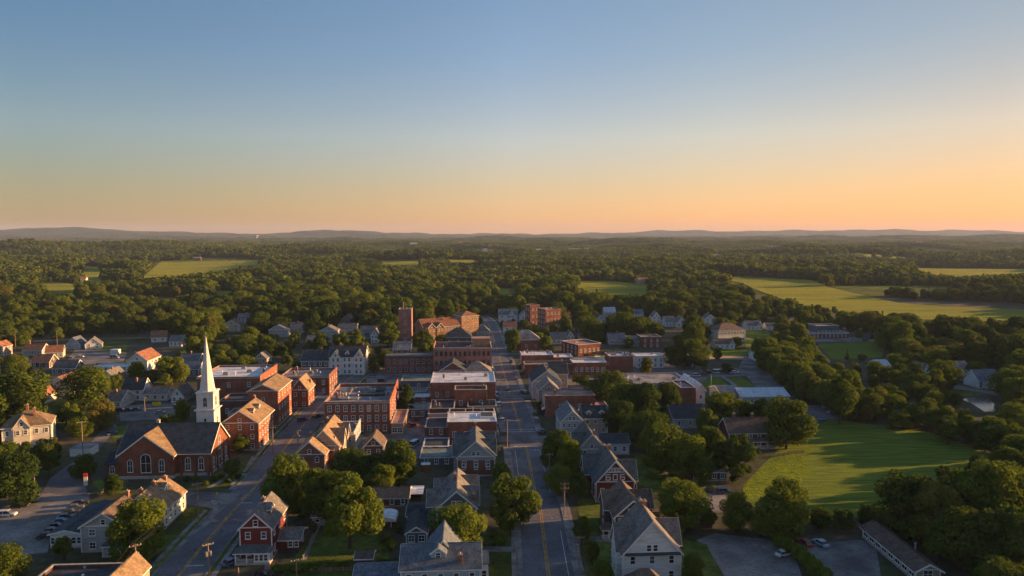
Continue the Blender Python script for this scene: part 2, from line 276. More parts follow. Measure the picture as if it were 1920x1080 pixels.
NEAR = [('field', [(1400, 950), (1388, 915), (1440, 862), (1500, 805), (1560, 786), (1700, 798), (1800, 828), (1880, 862), (1800, 900), (1700, 930), (1660, 972), (1500, 985)], 'field_green', .03),
        ('meadow', [(1395, 935), (1392, 912), (1430, 880), (1470, 845), (1505, 850), (1520, 880), (1490, 925), (1440, 945)], 'meadow_tall', .05),
        ('lawn', [(1530, 641), (1664, 640), (1652, 673), (1560, 674)], 'field_green', .03), ('lawn', [(1308, 709), (1350, 707), (1372, 728), (1320, 731)], 'field_green', .03), ('lawn', [(1358, 708), (1392, 708), (1422, 727), (1382, 728)], 'field_green', .03),
        ('lawn', [(1390, 618), (1440, 618), (1450, 650), (1400, 655)], 'field_green', .03), ('meadow', [(1305, 655), (1400, 655), (1400, 666), (1310, 668)], 'meadow_tall', .03),
        ('lawn', [(585, 1000), (740, 1000), (720, 1090), (520, 1090)], 'lawn', .03), ('lawn', [(905, 990), (955, 985), (960, 1100), (905, 1100)], 'lawn', .03), ('lawn', [(1082, 935), (1150, 935), (1160, 1100), (1100, 1100)], 'lawn', .03),
        ('lawn', [(1190, 850), (1300, 850), (1350, 925), (1200, 930)], 'lawn', .03), ('lawn', [(1280, 1010), (1320, 1012), (1365, 1100), (1275, 1100)], 'lawn', .04), ('lawn', [(340, 948), (385, 950), (390, 968), (350, 985), (325, 975)], 'lawn', .05),
        ('lawn', [(300, 990), (345, 985), (345, 1008), (290, 1040), (250, 1085), (210, 1085)], 'lawn', .03), ('lawn', [(395, 893), (440, 870), (480, 855), (470, 880), (435, 915), (385, 915)], 'lawn', .03), ('lawn', [(170, 900), (240, 900), (235, 925), (190, 925)], 'lawn', .03),
        ('lawn', [(175, 640), (240, 640), (235, 662), (160, 665)], 'lawn', .03), ('lawn', [(1105, 665), (1145, 665), (1145, 680), (1100, 680)], 'lawn', .03),
        ('lawn', [(1720, 725), (1880, 725), (1860, 742), (1730, 745)], 'lawn', .03), ('pond', [(1800, 747), (1850, 742), (1864, 757), (1868, 772), (1846, 772), (1824, 758)], 'pond_water', .04),
        ('parking_lot', [(-80, 960), (20, 955), (75, 925), (170, 925), (165, 940), (100, 990), (85, 1050), (-80, 1052)], 'gravel', .03), ('driveway', [(75, 930), (95, 895), (140, 865), (165, 880), (160, 920), (170, 932)], 'asphalt', .04),
        ('parking_lot', [(330, 922), (395, 925), (420, 926), (400, 955), (385, 950), (340, 945)], 'asphalt_old', .03),
        ('parking_lot', [(1300, 1006), (1340, 1000), (1440, 1010), (1490, 1040), (1510, 1100), (1370, 1100), (1340, 1050)], 'gravel', .03), ('parking_lot', [(1500, 1012), (1640, 1010), (1655, 1100), (1530, 1100)], 'asphalt_old', .03),
        ('parking_lot', [(1300, 925), (1360, 925), (1365, 962), (1310, 965)], 'gravel', .04), ('parking_lot', [(650, 815), (810, 810), (800, 850), (640, 850)], 'asphalt_old', .03), ('parking_lot', [(745, 730), (850, 725), (850, 860), (740, 860)], 'asphalt_old', .035),
        ('parking_lot', [(222, 762), (345, 752), (362, 784), (226, 790)], 'asphalt_old', .03), ('driveway', [(205, 790), (138, 866), (160, 872), (226, 795)], 'asphalt_old', .034), ('lawn', [(200, 800), (360, 795), (330, 815), (215, 830)], 'lawn', .033), ('lawn', [(60, 750), (215, 745), (200, 785), (70, 800)], 'lawn', .03), ('parking_lot', [(680, 690), (860, 690), (840, 720), (690, 725)], 'asphalt_old', .03), ('parking_lot', [(1040, 665), (1300, 660), (1330, 720), (1060, 745)], 'asphalt_old', .03),
        ('parking_lot', [(1350, 690), (1390, 690), (1410, 705), (1320, 708)], 'asphalt_old', .03), ('parking_lot', [(1330, 668), (1400, 668), (1400, 674), (1330, 674)], 'soil_pale', .035), ('road', [(1395, 668), (1420, 675), (1470, 728), (1420, 728), (1385, 690)], 'asphalt_old', .035), ('parking_lot', [(1430, 760), (1620, 760), (1620, 785), (1430, 790)], 'asphalt_old', .03), ('parking_lot', [(1500, 633), (1600, 633), (1660, 640), (1530, 641)], 'asphalt_old', .03),
        ('parking_lot', [(140, 655), (240, 660), (230, 680), (120, 685)], 'asphalt_old', .03), ('road', [(1770, 725), (1800, 722), (1880, 738), (1870, 742)], 'asphalt_old', .04)]
for i, (n_, q, m_, dz) in enumerate(NEAR): drape(n_, q, m_, dz+i*.0004, 8, 12, True)

def spline(pts, step=4.0):
    pts = [Vector((p[0], p[1], 0)) for p in pts]; out = []
    e = [pts[0]*2-pts[1]]+pts+[pts[-1]*2-pts[-2]]
    for i in range(1, len(e)-2):
        a, b, c, d = e[i-1:i+3]; n = max(1, int((c-b).length/step))
        for k in range(n):
            t = k/n; out.append(.5*((2*b)+(c-a)*t+(2*a-5*b+4*c-d)*t*t+(3*b-a-3*c+d)*t**3))
    return out+[pts[-1]]
def normals(c):
    r = []
    for i in range(len(c)):
        d = (c[min(i+1, len(c)-1)]-c[max(i-1, 0)]).normalized(); r.append(Vector((d.y, -d.x, 0)))     # points to the right of travel
    return r
def strip(name, c, o0, o1, z, m, i0=0, i1=None, h=0, gaps=()):
    nn = normals(c); i1 = len(c) if i1 is None else i1; mb = MB()
    for i in range(i0, i1-1):
        if any(a <= i < b for a, b in gaps): continue
        q = [c[i]+nn[i]*o0, c[i]+nn[i]*o1, c[i+1]+nn[i+1]*o1, c[i+1]+nn[i+1]*o0]
        mb.poly([(p.x, p.y, z+h) for p in q], m)
        if h:
            for a, b in ((3, 0), (1, 2)): mb.poly([(q[a].x, q[a].y, z), (q[b].x, q[b].y, z), (q[b].x, q[b].y, z+h), (q[a].x, q[a].y, z+h)], m)
    return struct(mb.build(name))
MAIN = spline([P(*q) for q in [(1050, 1180), (1029, 1080), (1013, 955), (1004, 925), (988, 845), (978, 810), (961, 755), (945, 700), (936, 668), (927, 640), (921, 622), (914, 605), (900, 592)]])
LEFT = spline([P(*q) for q in [(230, 1210), (335, 1080), (395, 1006), (450, 944), (503, 884), (545, 826), (600, 762), (640, 722), (668, 700)]])
def at_y(c, y): return min(range(len(c)), key=lambda i: abs(c[i].y-y))
def yy(py): return P(960, py).y
strip('road', MAIN, -6, 6, .05, 'asphalt'); strip('road', LEFT, -6, 6, .05, 'asphalt')
CROSS = [spline([P(*q) for q in [(760, 835), (880, 826), (980, 823), (1090, 822)]]), spline([P(*q) for q in [(760, 740), (900, 742), (962, 744), (1070, 742)]]), spline([P(*q) for q in [(690, 704), (800, 672), (935, 664), (1010, 662)]]), spline([P(*q) for q in [(300, 930), (420, 934), (455, 938)]])]
for c in CROSS: strip('road', c, -4, 4, .058, 'asphalt_old')
gm = [(at_y(MAIN, yy(826))-2, at_y(MAIN, yy(820))+2), (at_y(MAIN, yy(744))-2, at_y(MAIN, yy(744))+2), (at_y(MAIN, yy(664))-2, at_y(MAIN, yy(664))+3)]
gl = [(at_y(LEFT, yy(938))-2, at_y(LEFT, yy(930))+2)]
for s, r in ((-1, -8.6), (1, 8.6)):
    strip('pavement', MAIN, min(s*6.38, r), max(s*6.38, r), 0, 'concrete', 0, None, .14, gm); strip('pavement', LEFT, min(s*7.4, r), max(s*7.4, r), 0, 'concrete', 0, None, .14, gl if s < 0 else ())
    strip('verge', LEFT, min(s*6.37, s*7.38), max(s*6.37, s*7.38), 0, 'lawn', 0, None, .12, gl if s < 0 else ())
    strip('kerb', MAIN, min(s*6.0, s*6.35), max(s*6.0, s*6.35), 0, 'concrete', 0, None, .15, gm); strip('kerb', LEFT, min(s*6.0, s*6.35), max(s*6.0, s*6.35), 0, 'concrete', 0, None, .15, gl if s < 0 else ())
i8 = at_y(MAIN, yy(838)); dn = at_y(MAIN, yy(808)); gy = [(i8, dn)]+gm
for o in (-.42, .12): strip('road_marking', MAIN, o, o+.3, .066, 'yellow_paint', 0, None, 0, gy); strip('road_marking', LEFT, o, o+.3, .066, 'yellow_paint')
strip('road_marking', MAIN, 4.6, 4.78, .066, 'white_paint', 0, i8, 0, [(at_y(MAIN, yy(1000)), at_y(MAIN, yy(930)))]); strip('road_marking', MAIN, -4.5, -4.32, .066, 'white_paint', at_y(MAIN, yy(908)), i8); strip('road_marking', MAIN, -3.2, -3.02, .066, 'white_paint', 0, at_y(MAIN, yy(1060)))
def bar(c, py, o0, o1, th=.5):
    i = at_y(c, yy(py)); n = normals(c)[i]; d = Vector((-n.y, n.x, 0)); mb = MB(); p = c[i]
    mb.poly([tuple(p+n*o0+Vector((0, 0, .068))), tuple(p+n*o1+Vector((0, 0, .068))), tuple(p+n*o1+d*th+Vector((0, 0, .068))), tuple(p+n*o0+d*th+Vector((0, 0, .068)))], 'white_paint'); struct(mb.build('road_marking'))
for py, a, b in ((838, -4.6, 5), (812, -5.5, 5.5), (806.5, -5.5, 5.5), (748, -5.5, 5.5), (738, -5.5, 5.5)): bar(MAIN, py, a, b)
for py, a, b in ((1058, 0, 4), (946, .3, 3.6), (910, -4.8, 5.2), (908, -4.8, 5.2)): bar(LEFT, py, a, b, .45)
i = at_y(MAIN, yy(843)); mb = MB()
for k in range(4):                          # worn turn lettering painted before the stop line
    p = MAIN[i]+normals(MAIN)[i]*(.9+k*1.0); mb.box(p.x, p.x+.5, p.y-.3, p.y+1.1, .066, .070, 'white_paint')
struct(mb.build('road_marking'))
for k in range(26):                         # old repairs and manhole lids in the asphalt
    c = MAIN if k % 2 else LEFT; i = rnd.randrange(2, int(len(c)*.75)); n = normals(c)[i]; d = Vector((-n.y, n.x, 0)); p = c[i]+n*rnd.uniform(-4.6, 3.4); a_, b_ = rnd.uniform(.8, 2.2), rnd.uniform(1.5, 7.0); mb = MB()
    if k % 5 == 0: mb.poly([(p.x+.4*math.cos(t_*.785), p.y+.4*math.sin(t_*.785), .063) for t_ in range(8)], 'steel'); struct(mb.build('manhole_cover'))
    else: mb.poly([tuple(q+Vector((0, 0, .063))) for q in (p, p+n*a_, p+n*(a_+rnd.uniform(-.3, .3))+d*b_, p+d*b_)], 'asphalt_patch'); struct(mb.build('road_patch'))
for k in range(5):
    a = P(1528+k*22, 1018); b = P(1545+k*24, 1031); mb = MB(); mb.poly([(a.x, a.y, .036), (a.x+.15, a.y, .036), (b.x+.15, b.y, .036), (b.x, b.y, .036)], 'white_paint'); struct(mb.build('parking_line'))
PZ = [.072]
def path(px, wd, m='concrete'):
    PZ[0] += .0025; z = PZ[0]
    strip('path', spline([P(*q) for q in px], 3), -wd/2, wd/2, z, m)
path([(345, 1008), (385, 985), (405, 955), (400, 938)], 1.4); path([(300, 1060), (350, 1010)], 1.4); path([(478, 855), (462, 884), (435, 918)], 2.2); path([(425, 890), (410, 905), (390, 915)], 1.5); path([(1352, 705), (1390, 729)], 2.5); path([(1245, 870), (1255, 900), (1270, 930)], 1.6); path([(1065, 1010), (1150, 1012)], 3); path([(905, 1030), (965, 1030)], 3, 'asphalt_old'); path([(590, 1000), (570, 1050)], 1.2); path([(505, 1050), (500, 1068)], 1.4); path([(1400, 635), (1470, 652)], 3); path([(380, 985), (420, 950)], 1.2)
# ------------------------------------------------------------------ building kit
BOX = []                                    # where buildings show in the photograph, kept free of filler trees
_wc = {}
def window_mesh(w, h, trim, arch, glass):
    k = (round(w, 1), round(h, 1), trim, arch, glass)
    if k in _wc: return _wc[k]
    def ring(w, h, y, e):
        a, b = -w/2-e, w/2+e
        pts = [(a, y, -e), (b, y, -e)]
        if arch:
            zc = h-w/2*arch
            for i in range(0, 9):
                t = math.pi*i/8; pts.append(((w/2+e)*math.cos(t), y, zc+(w/2*arch+e)*math.sin(t)))
        else: pts += [(b, y, h+e), (a, y, h+e)]
        return pts
    f = MB(); e = .16
    o_, i_ = ring(w, h, -.09, e), ring(w, h, -.09, 0); n = len(o_)
    for i in range(n):
        j = (i+1) % n; f.poly([o_[i], o_[j], i_[j], i_[i]], trim)
        f.poly([o_[i], (o_[i][0], 0, o_[i][2]), (o_[j][0], 0, o_[j][2]), o_[j]], trim)
        f.poly([i_[i], i_[j], (i_[j][0], -.03, i_[j][2]), (i_[i][0], -.03, i_[i][2])], trim)
    f.box(-w/2, w/2, -.075, -.04, h*.5-.05, h*.5+.05, trim)
    if w > 1.05: f.box(-.05, .05, -.07, -.035, 0, h*(.97 if not arch else .95), trim)
    f.box(-w/2-.22, w/2+.22, -.17, -.005, -e-.08, -e+.02, trim)
    g = MB(); g.poly(ring(w, h, -.03, 0), glass)
    _wc[k] = (f.mesh('window'), g.mesh('pane')); return _wc[k]
def window(par, x, y, z, face, w=1.1, h=1.7, trim='white_trim', arch=0, glass='glass'):
    fm, gm_ = window_mesh(w, h, trim, arch, glass); rz = {'F': 0, 'R': math.pi/2, 'L': -math.pi/2, 'B': math.pi}[face]
    o = link('window', fm, par, (x, y, z), rz); link('pane', gm_, o); return o
AWN = ['red_cloth', 'blue_cloth', 'membrane_green', 'siding_tan', 'siding_slate', 'sign_yellow', 'siding_white']
def awning(par, x, y, face, w):
    mb = MB(); mb.prism([(-w/2, 0, 3.5), (-w/2, -1.3, 2.85), (-w/2, -1.3, 2.6), (-w/2, 0, 3.35)], (w, 0, 0), rnd.choice(AWN)); o = mb.build('awning', par, (x, y, 0)); o.rotation_euler = (0, 0, {'F': 0, 'R': math.pi/2, 'L': -math.pi/2}[face])
class Bld: pass
def place(x0, x1, yt, yb, rot=GRID, d=10):
    X = (x0+x1)/2; p = P(X, yb); _, dy, dz = ray(X, yt); h = CAM_H+dz/dy*p.y
    a, b = P(x0, yb), P(x1, yb); wd = (b-a).length
    c = abs(rot-GRID)
    if c > .15: wd /= max(.3, math.cos(rot)+math.sin(rot)*(X-960)/F*-1)
    return p, wd, h
def start(name, label, cat, x0, x1, yt, yb, rot, group=None):
    p, wd, h = place(x0, x1, yt, yb, rot); r = thing(name, label, cat, (p.x, p.y, 0), rot, group)
    b = Bld(); b.r, b.w, b.h, b.p, b.rot = r, wd, h, p, rot; return b
def record(b, d, top):
    x, y, _ = b.p; c, s = math.cos(b.rot), math.sin(b.rot); pts = [(x+c*u-s*v, y+s*u+c*v) for u in (-b.w/2, b.w/2) for v in (0, d)]
    xs, ys = proj([q[0] for q in pts], [q[1] for q in pts], [0]*4); _, yt2 = proj([q[0] for q in pts], [q[1] for q in pts], [top]*4)
    BOX.append((min(xs), max(xs), min(yt2), max(ys), pts, y))
def rows(par, face, a0, a1, fixed, zs, n, w=1.1, h=1.7, trim='white_trim', arch=0, skip=(), glass='glass'):
    for r_, z in enumerate(zs):
        for i in range(n):
            if (r_, i) in skip: continue
            t = a0+(a1-a0)*(i+.5)/n
            x, y = (t, fixed) if face in 'FB' else (fixed, t)
            window(par, x, y, z, face, w, h, trim, arch, glass)
def slab(mb, a, b, dvec, t, m):             # a roof slope: ridge a-b, running down along dvec, t thick
    dvec = Vector(dvec); a = Vector(a); b = Vector(b)
    n = (b-a).cross(dvec).normalized(); n = n if n.z > 0 else -n
    mb.prism([a, b, b+dvec, a+dvec], n*t, m)
def gable_roof(mb, x0, x1, y0, y1, ze, rise, ax, m, over=.45, t=.16, trim='white_trim'):
    if ax == 'v':
        xm = (x0+x1)/2; hw = (x1-x0)/2; k = rise/hw; e = over
        for s in (-1, 1): slab(mb, (xm, y0-e, ze+rise), (xm, y1+e, ze+rise), (s*(hw+e), 0, -k*(hw+e)), t, m)
        for s in (-1, 1):
            mb.prism([(xm, y0-e-.02, ze+rise-.32), (xm, y0-e-.02, ze+rise+t*.9), (xm+s*(hw+e), y0-e-.02, ze-k*e+t*.9), (xm+s*(hw+e), y0-e-.02, ze-k*e-.32)], (0, -.07, 0), trim)
            mb.box(xm+s*(hw+e)-.02*s if s > 0 else xm-(hw+e)-.08, xm+hw+e+.08 if s > 0 else xm-(hw+e)+.0, y0-e, y1+e, ze-k*e-.16, ze-k*e+.08, trim)
        mb.box(xm-.12, xm+.12, y0-e+.02, y1+e-.02, ze+rise+t-.02, ze+rise+t+.07, m)
    else:
        ym = (y0+y1)/2; hw = (y1-y0)/2; k = rise/hw; e = over
        for s in (-1, 1): slab(mb, (x0-e, ym, ze+rise), (x1+e, ym, ze+rise), (0, s*(hw+e), -k*(hw+e)), t, m)
        for xx, sg in ((x0-e, -1), (x1+e, 1)):
            for s in (-1, 1):
                mb.prism([(xx+sg*.02, ym, ze+rise-.32), (xx+sg*.02, ym, ze+rise+t*.9), (xx+sg*.02, ym+s*(hw+e), ze-k*e+t*.9), (xx+sg*.02, ym+s*(hw+e), ze-k*e-.32)], (sg*.07, 0, 0), trim)
        mb.box(x0-e, x1+e, y0-e-.09, y0-e, ze-k*e-.16, ze-k*e+.08, trim)
        mb.box(x0-e+.02, x1+e-.02, ym-.12, ym+.12, ze+rise+t-.02, ze+rise+t+.07, m)
def hip_roof(mb, x0, x1, y0, y1, ze, rise, m, e=.5, ridge=None, trim='white_trim'):
    x0 -= e; x1 += e; y0 -= e; y1 += e; lx, ly = x1-x0, y1-y0; ins = min(lx, ly)/2*.98 if ridge is None else ridge
    if lx >= ly: a, b = (x0+ins, (y0+y1)/2, ze+rise), (x1-ins, (y0+y1)/2, ze+rise)
    else: a, b = ((x0+x1)/2, y0+ins, ze+rise), ((x0+x1)/2, y1-ins, ze+rise)
    c = [(x0, y0, ze), (x1, y0, ze), (x1, y1, ze), (x0, y1, ze)]
    if lx >= ly: fs = [(c[0], c[1], b, a), (c[1], c[2], b), (c[2], c[3], a, b), (c[3], c[0], a)]
    else: fs = [(c[0], c[1], a), (c[1], c[2], b, a), (c[2], c[3], b), (c[3], c[0], a, b)]
    for q in fs: mb.poly(q, m)
    mb.box(x0+.03, x1-.03, y0+.03, y1-.03, ze-.28, ze-.005, trim)
def gable_wall(mb, x0, x1, y0, y1, ze, rise, ax, m):
    if ax == 'v':
        xm = (x0+x1)/2; mb.prism([(x0, y0, 0), (x1, y0, 0), (x1, y0, ze), (xm, y0, ze+rise), (x0, y0, ze)], (0, y1-y0, 0), m)
    else:
        ym = (y0+y1)/2; mb.prism([(x0, y0, 0), (x0, y1, 0), (x0, y1, ze), (x0, ym, ze+rise), (x0, y0, ze)], (x1-x0, 0, 0), m)
def chimney(par, x, y, z, h=1.6, s=.8, m='chimney_brick'):
    mb = MB(); mb.box(x-s/2, x+s/2, y-s/2, y+s/2, z-2.2, z+h, m); mb.box(x-s/2-.1, x+s/2+.1, y-s/2-.1, y+s/2+.1, z+h-.25, z+h-.08, 'stone_trim')
    mb.tube((x, y, z+h), (x, y, z+h+.35), .16, .14, 'stone_trim', 8); return mb.build('chimney', par)
def corner_boards(mb, x0, x1, y0, y1, h, m='white_trim'):
    for x in (x0, x1):
        for y in (y0, y1): mb.box(x-.12, x+.12, y-.12, y+.12, 0, h-.05, m)
def door(par, x, y, face='F', w=1.1, h=2.2, m='siding_brown'):
    mb = MB(); mb.box(-w/2-.15, w/2+.15, -.06, 0, 0, h+.15, 'white_trim'); mb.box(-w/2, w/2, -.09, -.03, .02, h, m)
    o = mb.build('door', par, (x, y, .3)); o.rotation_euler = (0, 0, {'F': 0, 'R': math.pi/2, 'L': -math.pi/2}[face]); return o
def porch(par, x0, x1, y0, depth, h=3.0, roof='shingle_dark', posts=4, trim='white_trim', rise=.9, enclosed=None):
    mb = MB(); mb.box(x0, x1, y0-depth, y0, 0, .55, 'stone_trim'); pr = mb.build('porch', par)
    n = posts; mb = MB()
    for i in range(n):
        x = x0+.2+(x1-x0-.4)*i/(n-1); mb.box(x-.11, x+.11, y0-depth+.1, y0-depth+.32, .55, h, trim)
    mb.box(x0, x1, y0-depth+.12, y0-depth+.2, 1.3, 1.4, trim)
    for i in range(int((x1-x0)/.35)): mb.box(x0+.2+i*.35, x0+.26+i*.35, y0-depth+.14, y0-depth+.19, .55, 1.3, trim)
    mb.build('railing', pr)
    mb = MB(); e = .35; a = [(x0-e, y0-depth-e, h), (x1+e, y0-depth-e, h), (x1+e, y0, h), (x0-e, y0, h)]; b = [(x0+.9, y0, h+rise), (x1-.9, y0, h+rise)]
    mb.poly([a[0], a[1], b[1], b[0]], roof); mb.poly([a[1], a[2], b[1]], roof); mb.poly([a[3], a[0], b[0]], roof); mb.box(x0-e+.03, x1+e-.03, y0-depth-e+.03, y0, h-.25, h-.01, trim)
    mb.build('porch_roof', pr)
    if enclosed:
        mb = MB(); mb.box(enclosed[0], enclosed[1], y0-depth+.06, y0-.02, .55, h-.2, 'siding_white'); mb.build('sun_room', pr)
        k = max(2, int((enclosed[1]-enclosed[0])/1.0)); rows(pr, 'F', enclosed[0]+.1, enclosed[1]-.1, y0-depth+.06, [1.1], k, .75, 1.4)
    return pr
def dormer(par, x, y, z, w, h, depth, face, wall, roof):     # little gabled roof window; local face direction
    r = bpy.data.objects.new('dormer', None); COL.objects.link(r); r.parent = par; r.location = (x, y, z); r.rotation_euler = (0, 0, {'F': 0, 'R': math.pi/2, 'L': -math.pi/2}[face])
    mb = MB(); mb.prism([(-w/2, 0, -1.2), (w/2, 0, -1.2), (w/2, 0, h), (0, 0, h+w*.38), (-w/2, 0, h)], (0, depth, 0), wall); mb.build('dormer_wall', r)
    mb = MB(); gable_roof(mb, -w/2, w/2, 0, depth, h, w*.38, 'v', roof, .22, .1); mb.build('dormer_roof', r)
    window(r, 0, 0, h-min(1.25, h*.85)-.05, 'F', min(.95, w*.5), min(1.2, h*.8)); return r

def house(label, x0, x1, yt, yb, d, rise, ax='v', wall='siding_white', roof='shingle_dark', rot=GRID, F_=(2, 2), R_=None, L_=None, gablewin=1, cross=(), chim=(), dorm=(), trim='white_trim', porch_=None, hip=False, name='house', cat='house', foundation=True, ww=1.0, wh=1.5, group=None, door_x=None, over=.45, boards=True, attic_h=1.2):
    b = start(name, label, cat, x0, x1, yt, yb, rot, group); w, h = b.w, b.h; hw = w/2
    mb = MB()
    if hip: mb.box(-hw, hw, 0, d, 0, h, wall)
    else: gable_wall(mb, -hw, hw, 0, d, h, rise, ax, wall)
    for side, at, cw, ln, cr in cross:                # cross wings: side, centre along the house, width, how far they stick out, rise
        if side == 'R': gable_wall(mb, 0, hw+ln, at-cw/2, at+cw/2, h-.02, cr, 'u', wall)
        elif side == 'L': gable_wall(mb, -hw-ln, 0, at-cw/2, at+cw/2, h-.02, cr, 'u', wall)
        else: gable_wall(mb, at-cw/2, at+cw/2, -ln, d/2, h-.02, cr, 'v', wall)
    b.wall = mb.build('wall', b.r)
    mb = MB()
    if boards: corner_boards(mb, -hw, hw, 0, d, h, trim)
    if not hip and ax == 'v': mb.box(-hw+.13, hw-.13, -.06, .02, h-.15, h+.12, trim)
    if foundation: mb.box(-hw-.07, hw+.07, -.08, d+.07, 0, .45, 'stone_trim')
    if mb.v: mb.build('trim', b.r)
    mb = MB()
    if hip: hip_roof(mb, -hw, hw, 0, d, h, rise, roof, trim=trim)
    else: gable_roof(mb, -hw, hw, 0, d, h, rise, ax, roof, over, trim=trim)
    for side, at, cw, ln, cr in cross:
        if side == 'R': gable_roof(mb, 0, hw+ln, at-cw/2, at+cw/2, h-.02, cr, 'u', roof, over*.9, .15, trim)
        elif side == 'L': gable_roof(mb, -hw-ln, 0, at-cw/2, at+cw/2, h-.02, cr, 'u', roof, over*.9, .15, trim)
        else: gable_roof(mb, at-cw/2, at+cw/2, -ln, d/2, h-.02, cr, 'v', roof, over*.9, .15, trim)
    b.roof = mb.build('roof', b.r)
    def zs(n): return [max(1.0, h*(i+.5)/n-wh*.45) for i in range(n)]
    fx = [(c[1], c[2], c[3]) for c in cross if c[0] == 'F']
    if F_:
        for z in zs(F_[0]):
            for i in range(F_[1]):
                x = -hw+w*(i+.5)/F_[1]; y = 0
                for at, cw, ln in fx:
                    if abs(x-at) < cw/2+.5: y = None
                if y is not None: window(b.r, x, y, z, 'F', ww, wh, trim)
        for at, cw, ln in fx:
            for z in zs(F_[0])+[h+.35]: rows(b.r, 'F', at-cw/2+.2, at+cw/2-.2, -ln, [z], 1 if z > h or cw < 5 else 2, ww, wh if z < h else 1.2, trim)
    if R_:
        xr = [(c[1], c[2], c[3]) for c in cross if c[0] == 'R']
        for z in zs(R_[0]):
            for i in range(R_[1]):
                y = d*(i+.5)/R_[1]; x = hw
                for at, cw, ln in xr:
                    if abs(y-at) < cw/2: x = hw+ln
                    elif abs(y-at) < cw/2+.6: x = None
                if x is not None: window(b.r, x, y, z, 'R', ww, wh, trim)
        for at, cw, ln in xr: window(b.r, hw+ln, at, h+.2, 'R', .8, 1.1, trim)
    if L_:
        xl = [(c[1], c[2], c[3]) for c in cross if c[0] == 'L']
        for z in zs(L_[0]):
            for i in range(L_[1]):
                y = d*(i+.5)/L_[1]; x = -hw
                for at, cw, ln in xl:
                    if abs(y-at) < cw/2: x = -hw-ln
                    elif abs(y-at) < cw/2+.6: x = None
                if x is not None: window(b.r, x, y, z, 'L', ww, wh, trim)
    if gablewin and not hip:
        if ax == 'v':
            for i in range(gablewin): window(b.r, (i-(gablewin-1)/2)*1.5, 0, h+.35, 'F', .95, attic_h, trim)
        else: window(b.r, hw, d/2, h+.3, 'R', .9, attic_h, trim)
    for x, y, *z in chim:
        k = rise*(1-abs(x)/hw) if ax == 'v' else rise*(1-abs(y-d/2)/(d/2))
        chimney(b.roof, x, y, h+max(0, k), *(z or [1.5]))
    for x, y, w_, f in dorm:
        if ax == 'v': z = h+rise*(1-abs(x)/hw)
        else: z = h+rise*(1-abs(y-d/2)/(d/2))
        dormer(b.roof, x, y, z, w_, 1.3, 3.0, f, wall, roof)
    if porch_: porch(b.r, *porch_)
    if door_x is not None: door(b.r, door_x, -.02)
    record(b, d, h+rise*.8); return b
def hvac(par, x, y, z, s=1.6):
    mb = MB(); mb.box(x-s/2, x+s/2, y-s*.35, y+s*.35, z+.15, z+1.25, 'steel'); mb.box(x-s/2+.1, x-s/2+.3, y-.3, y+.3, z, z+.15, 'dark_trim'); mb.box(x+s/2-.3, x+s/2-.1, y-.3, y+.3, z, z+.15, 'dark_trim')
    mb.tube((x, y, z+1.25), (x, y, z+1.42), s*.26, s*.26, 'dark_trim', 12); return mb.build('roof_unit', par)
def vent(par, x, y, z, h=1.3, m='steel', r=.22):
    mb = MB(); mb.tube((x, y, z), (x, y, z+h), r, r, m, 8); mb.tube((x, y, z+h), (x, y, z+h+.28), r*1.7, r*.3, m, 8); return mb.build('vent_pipe', par)
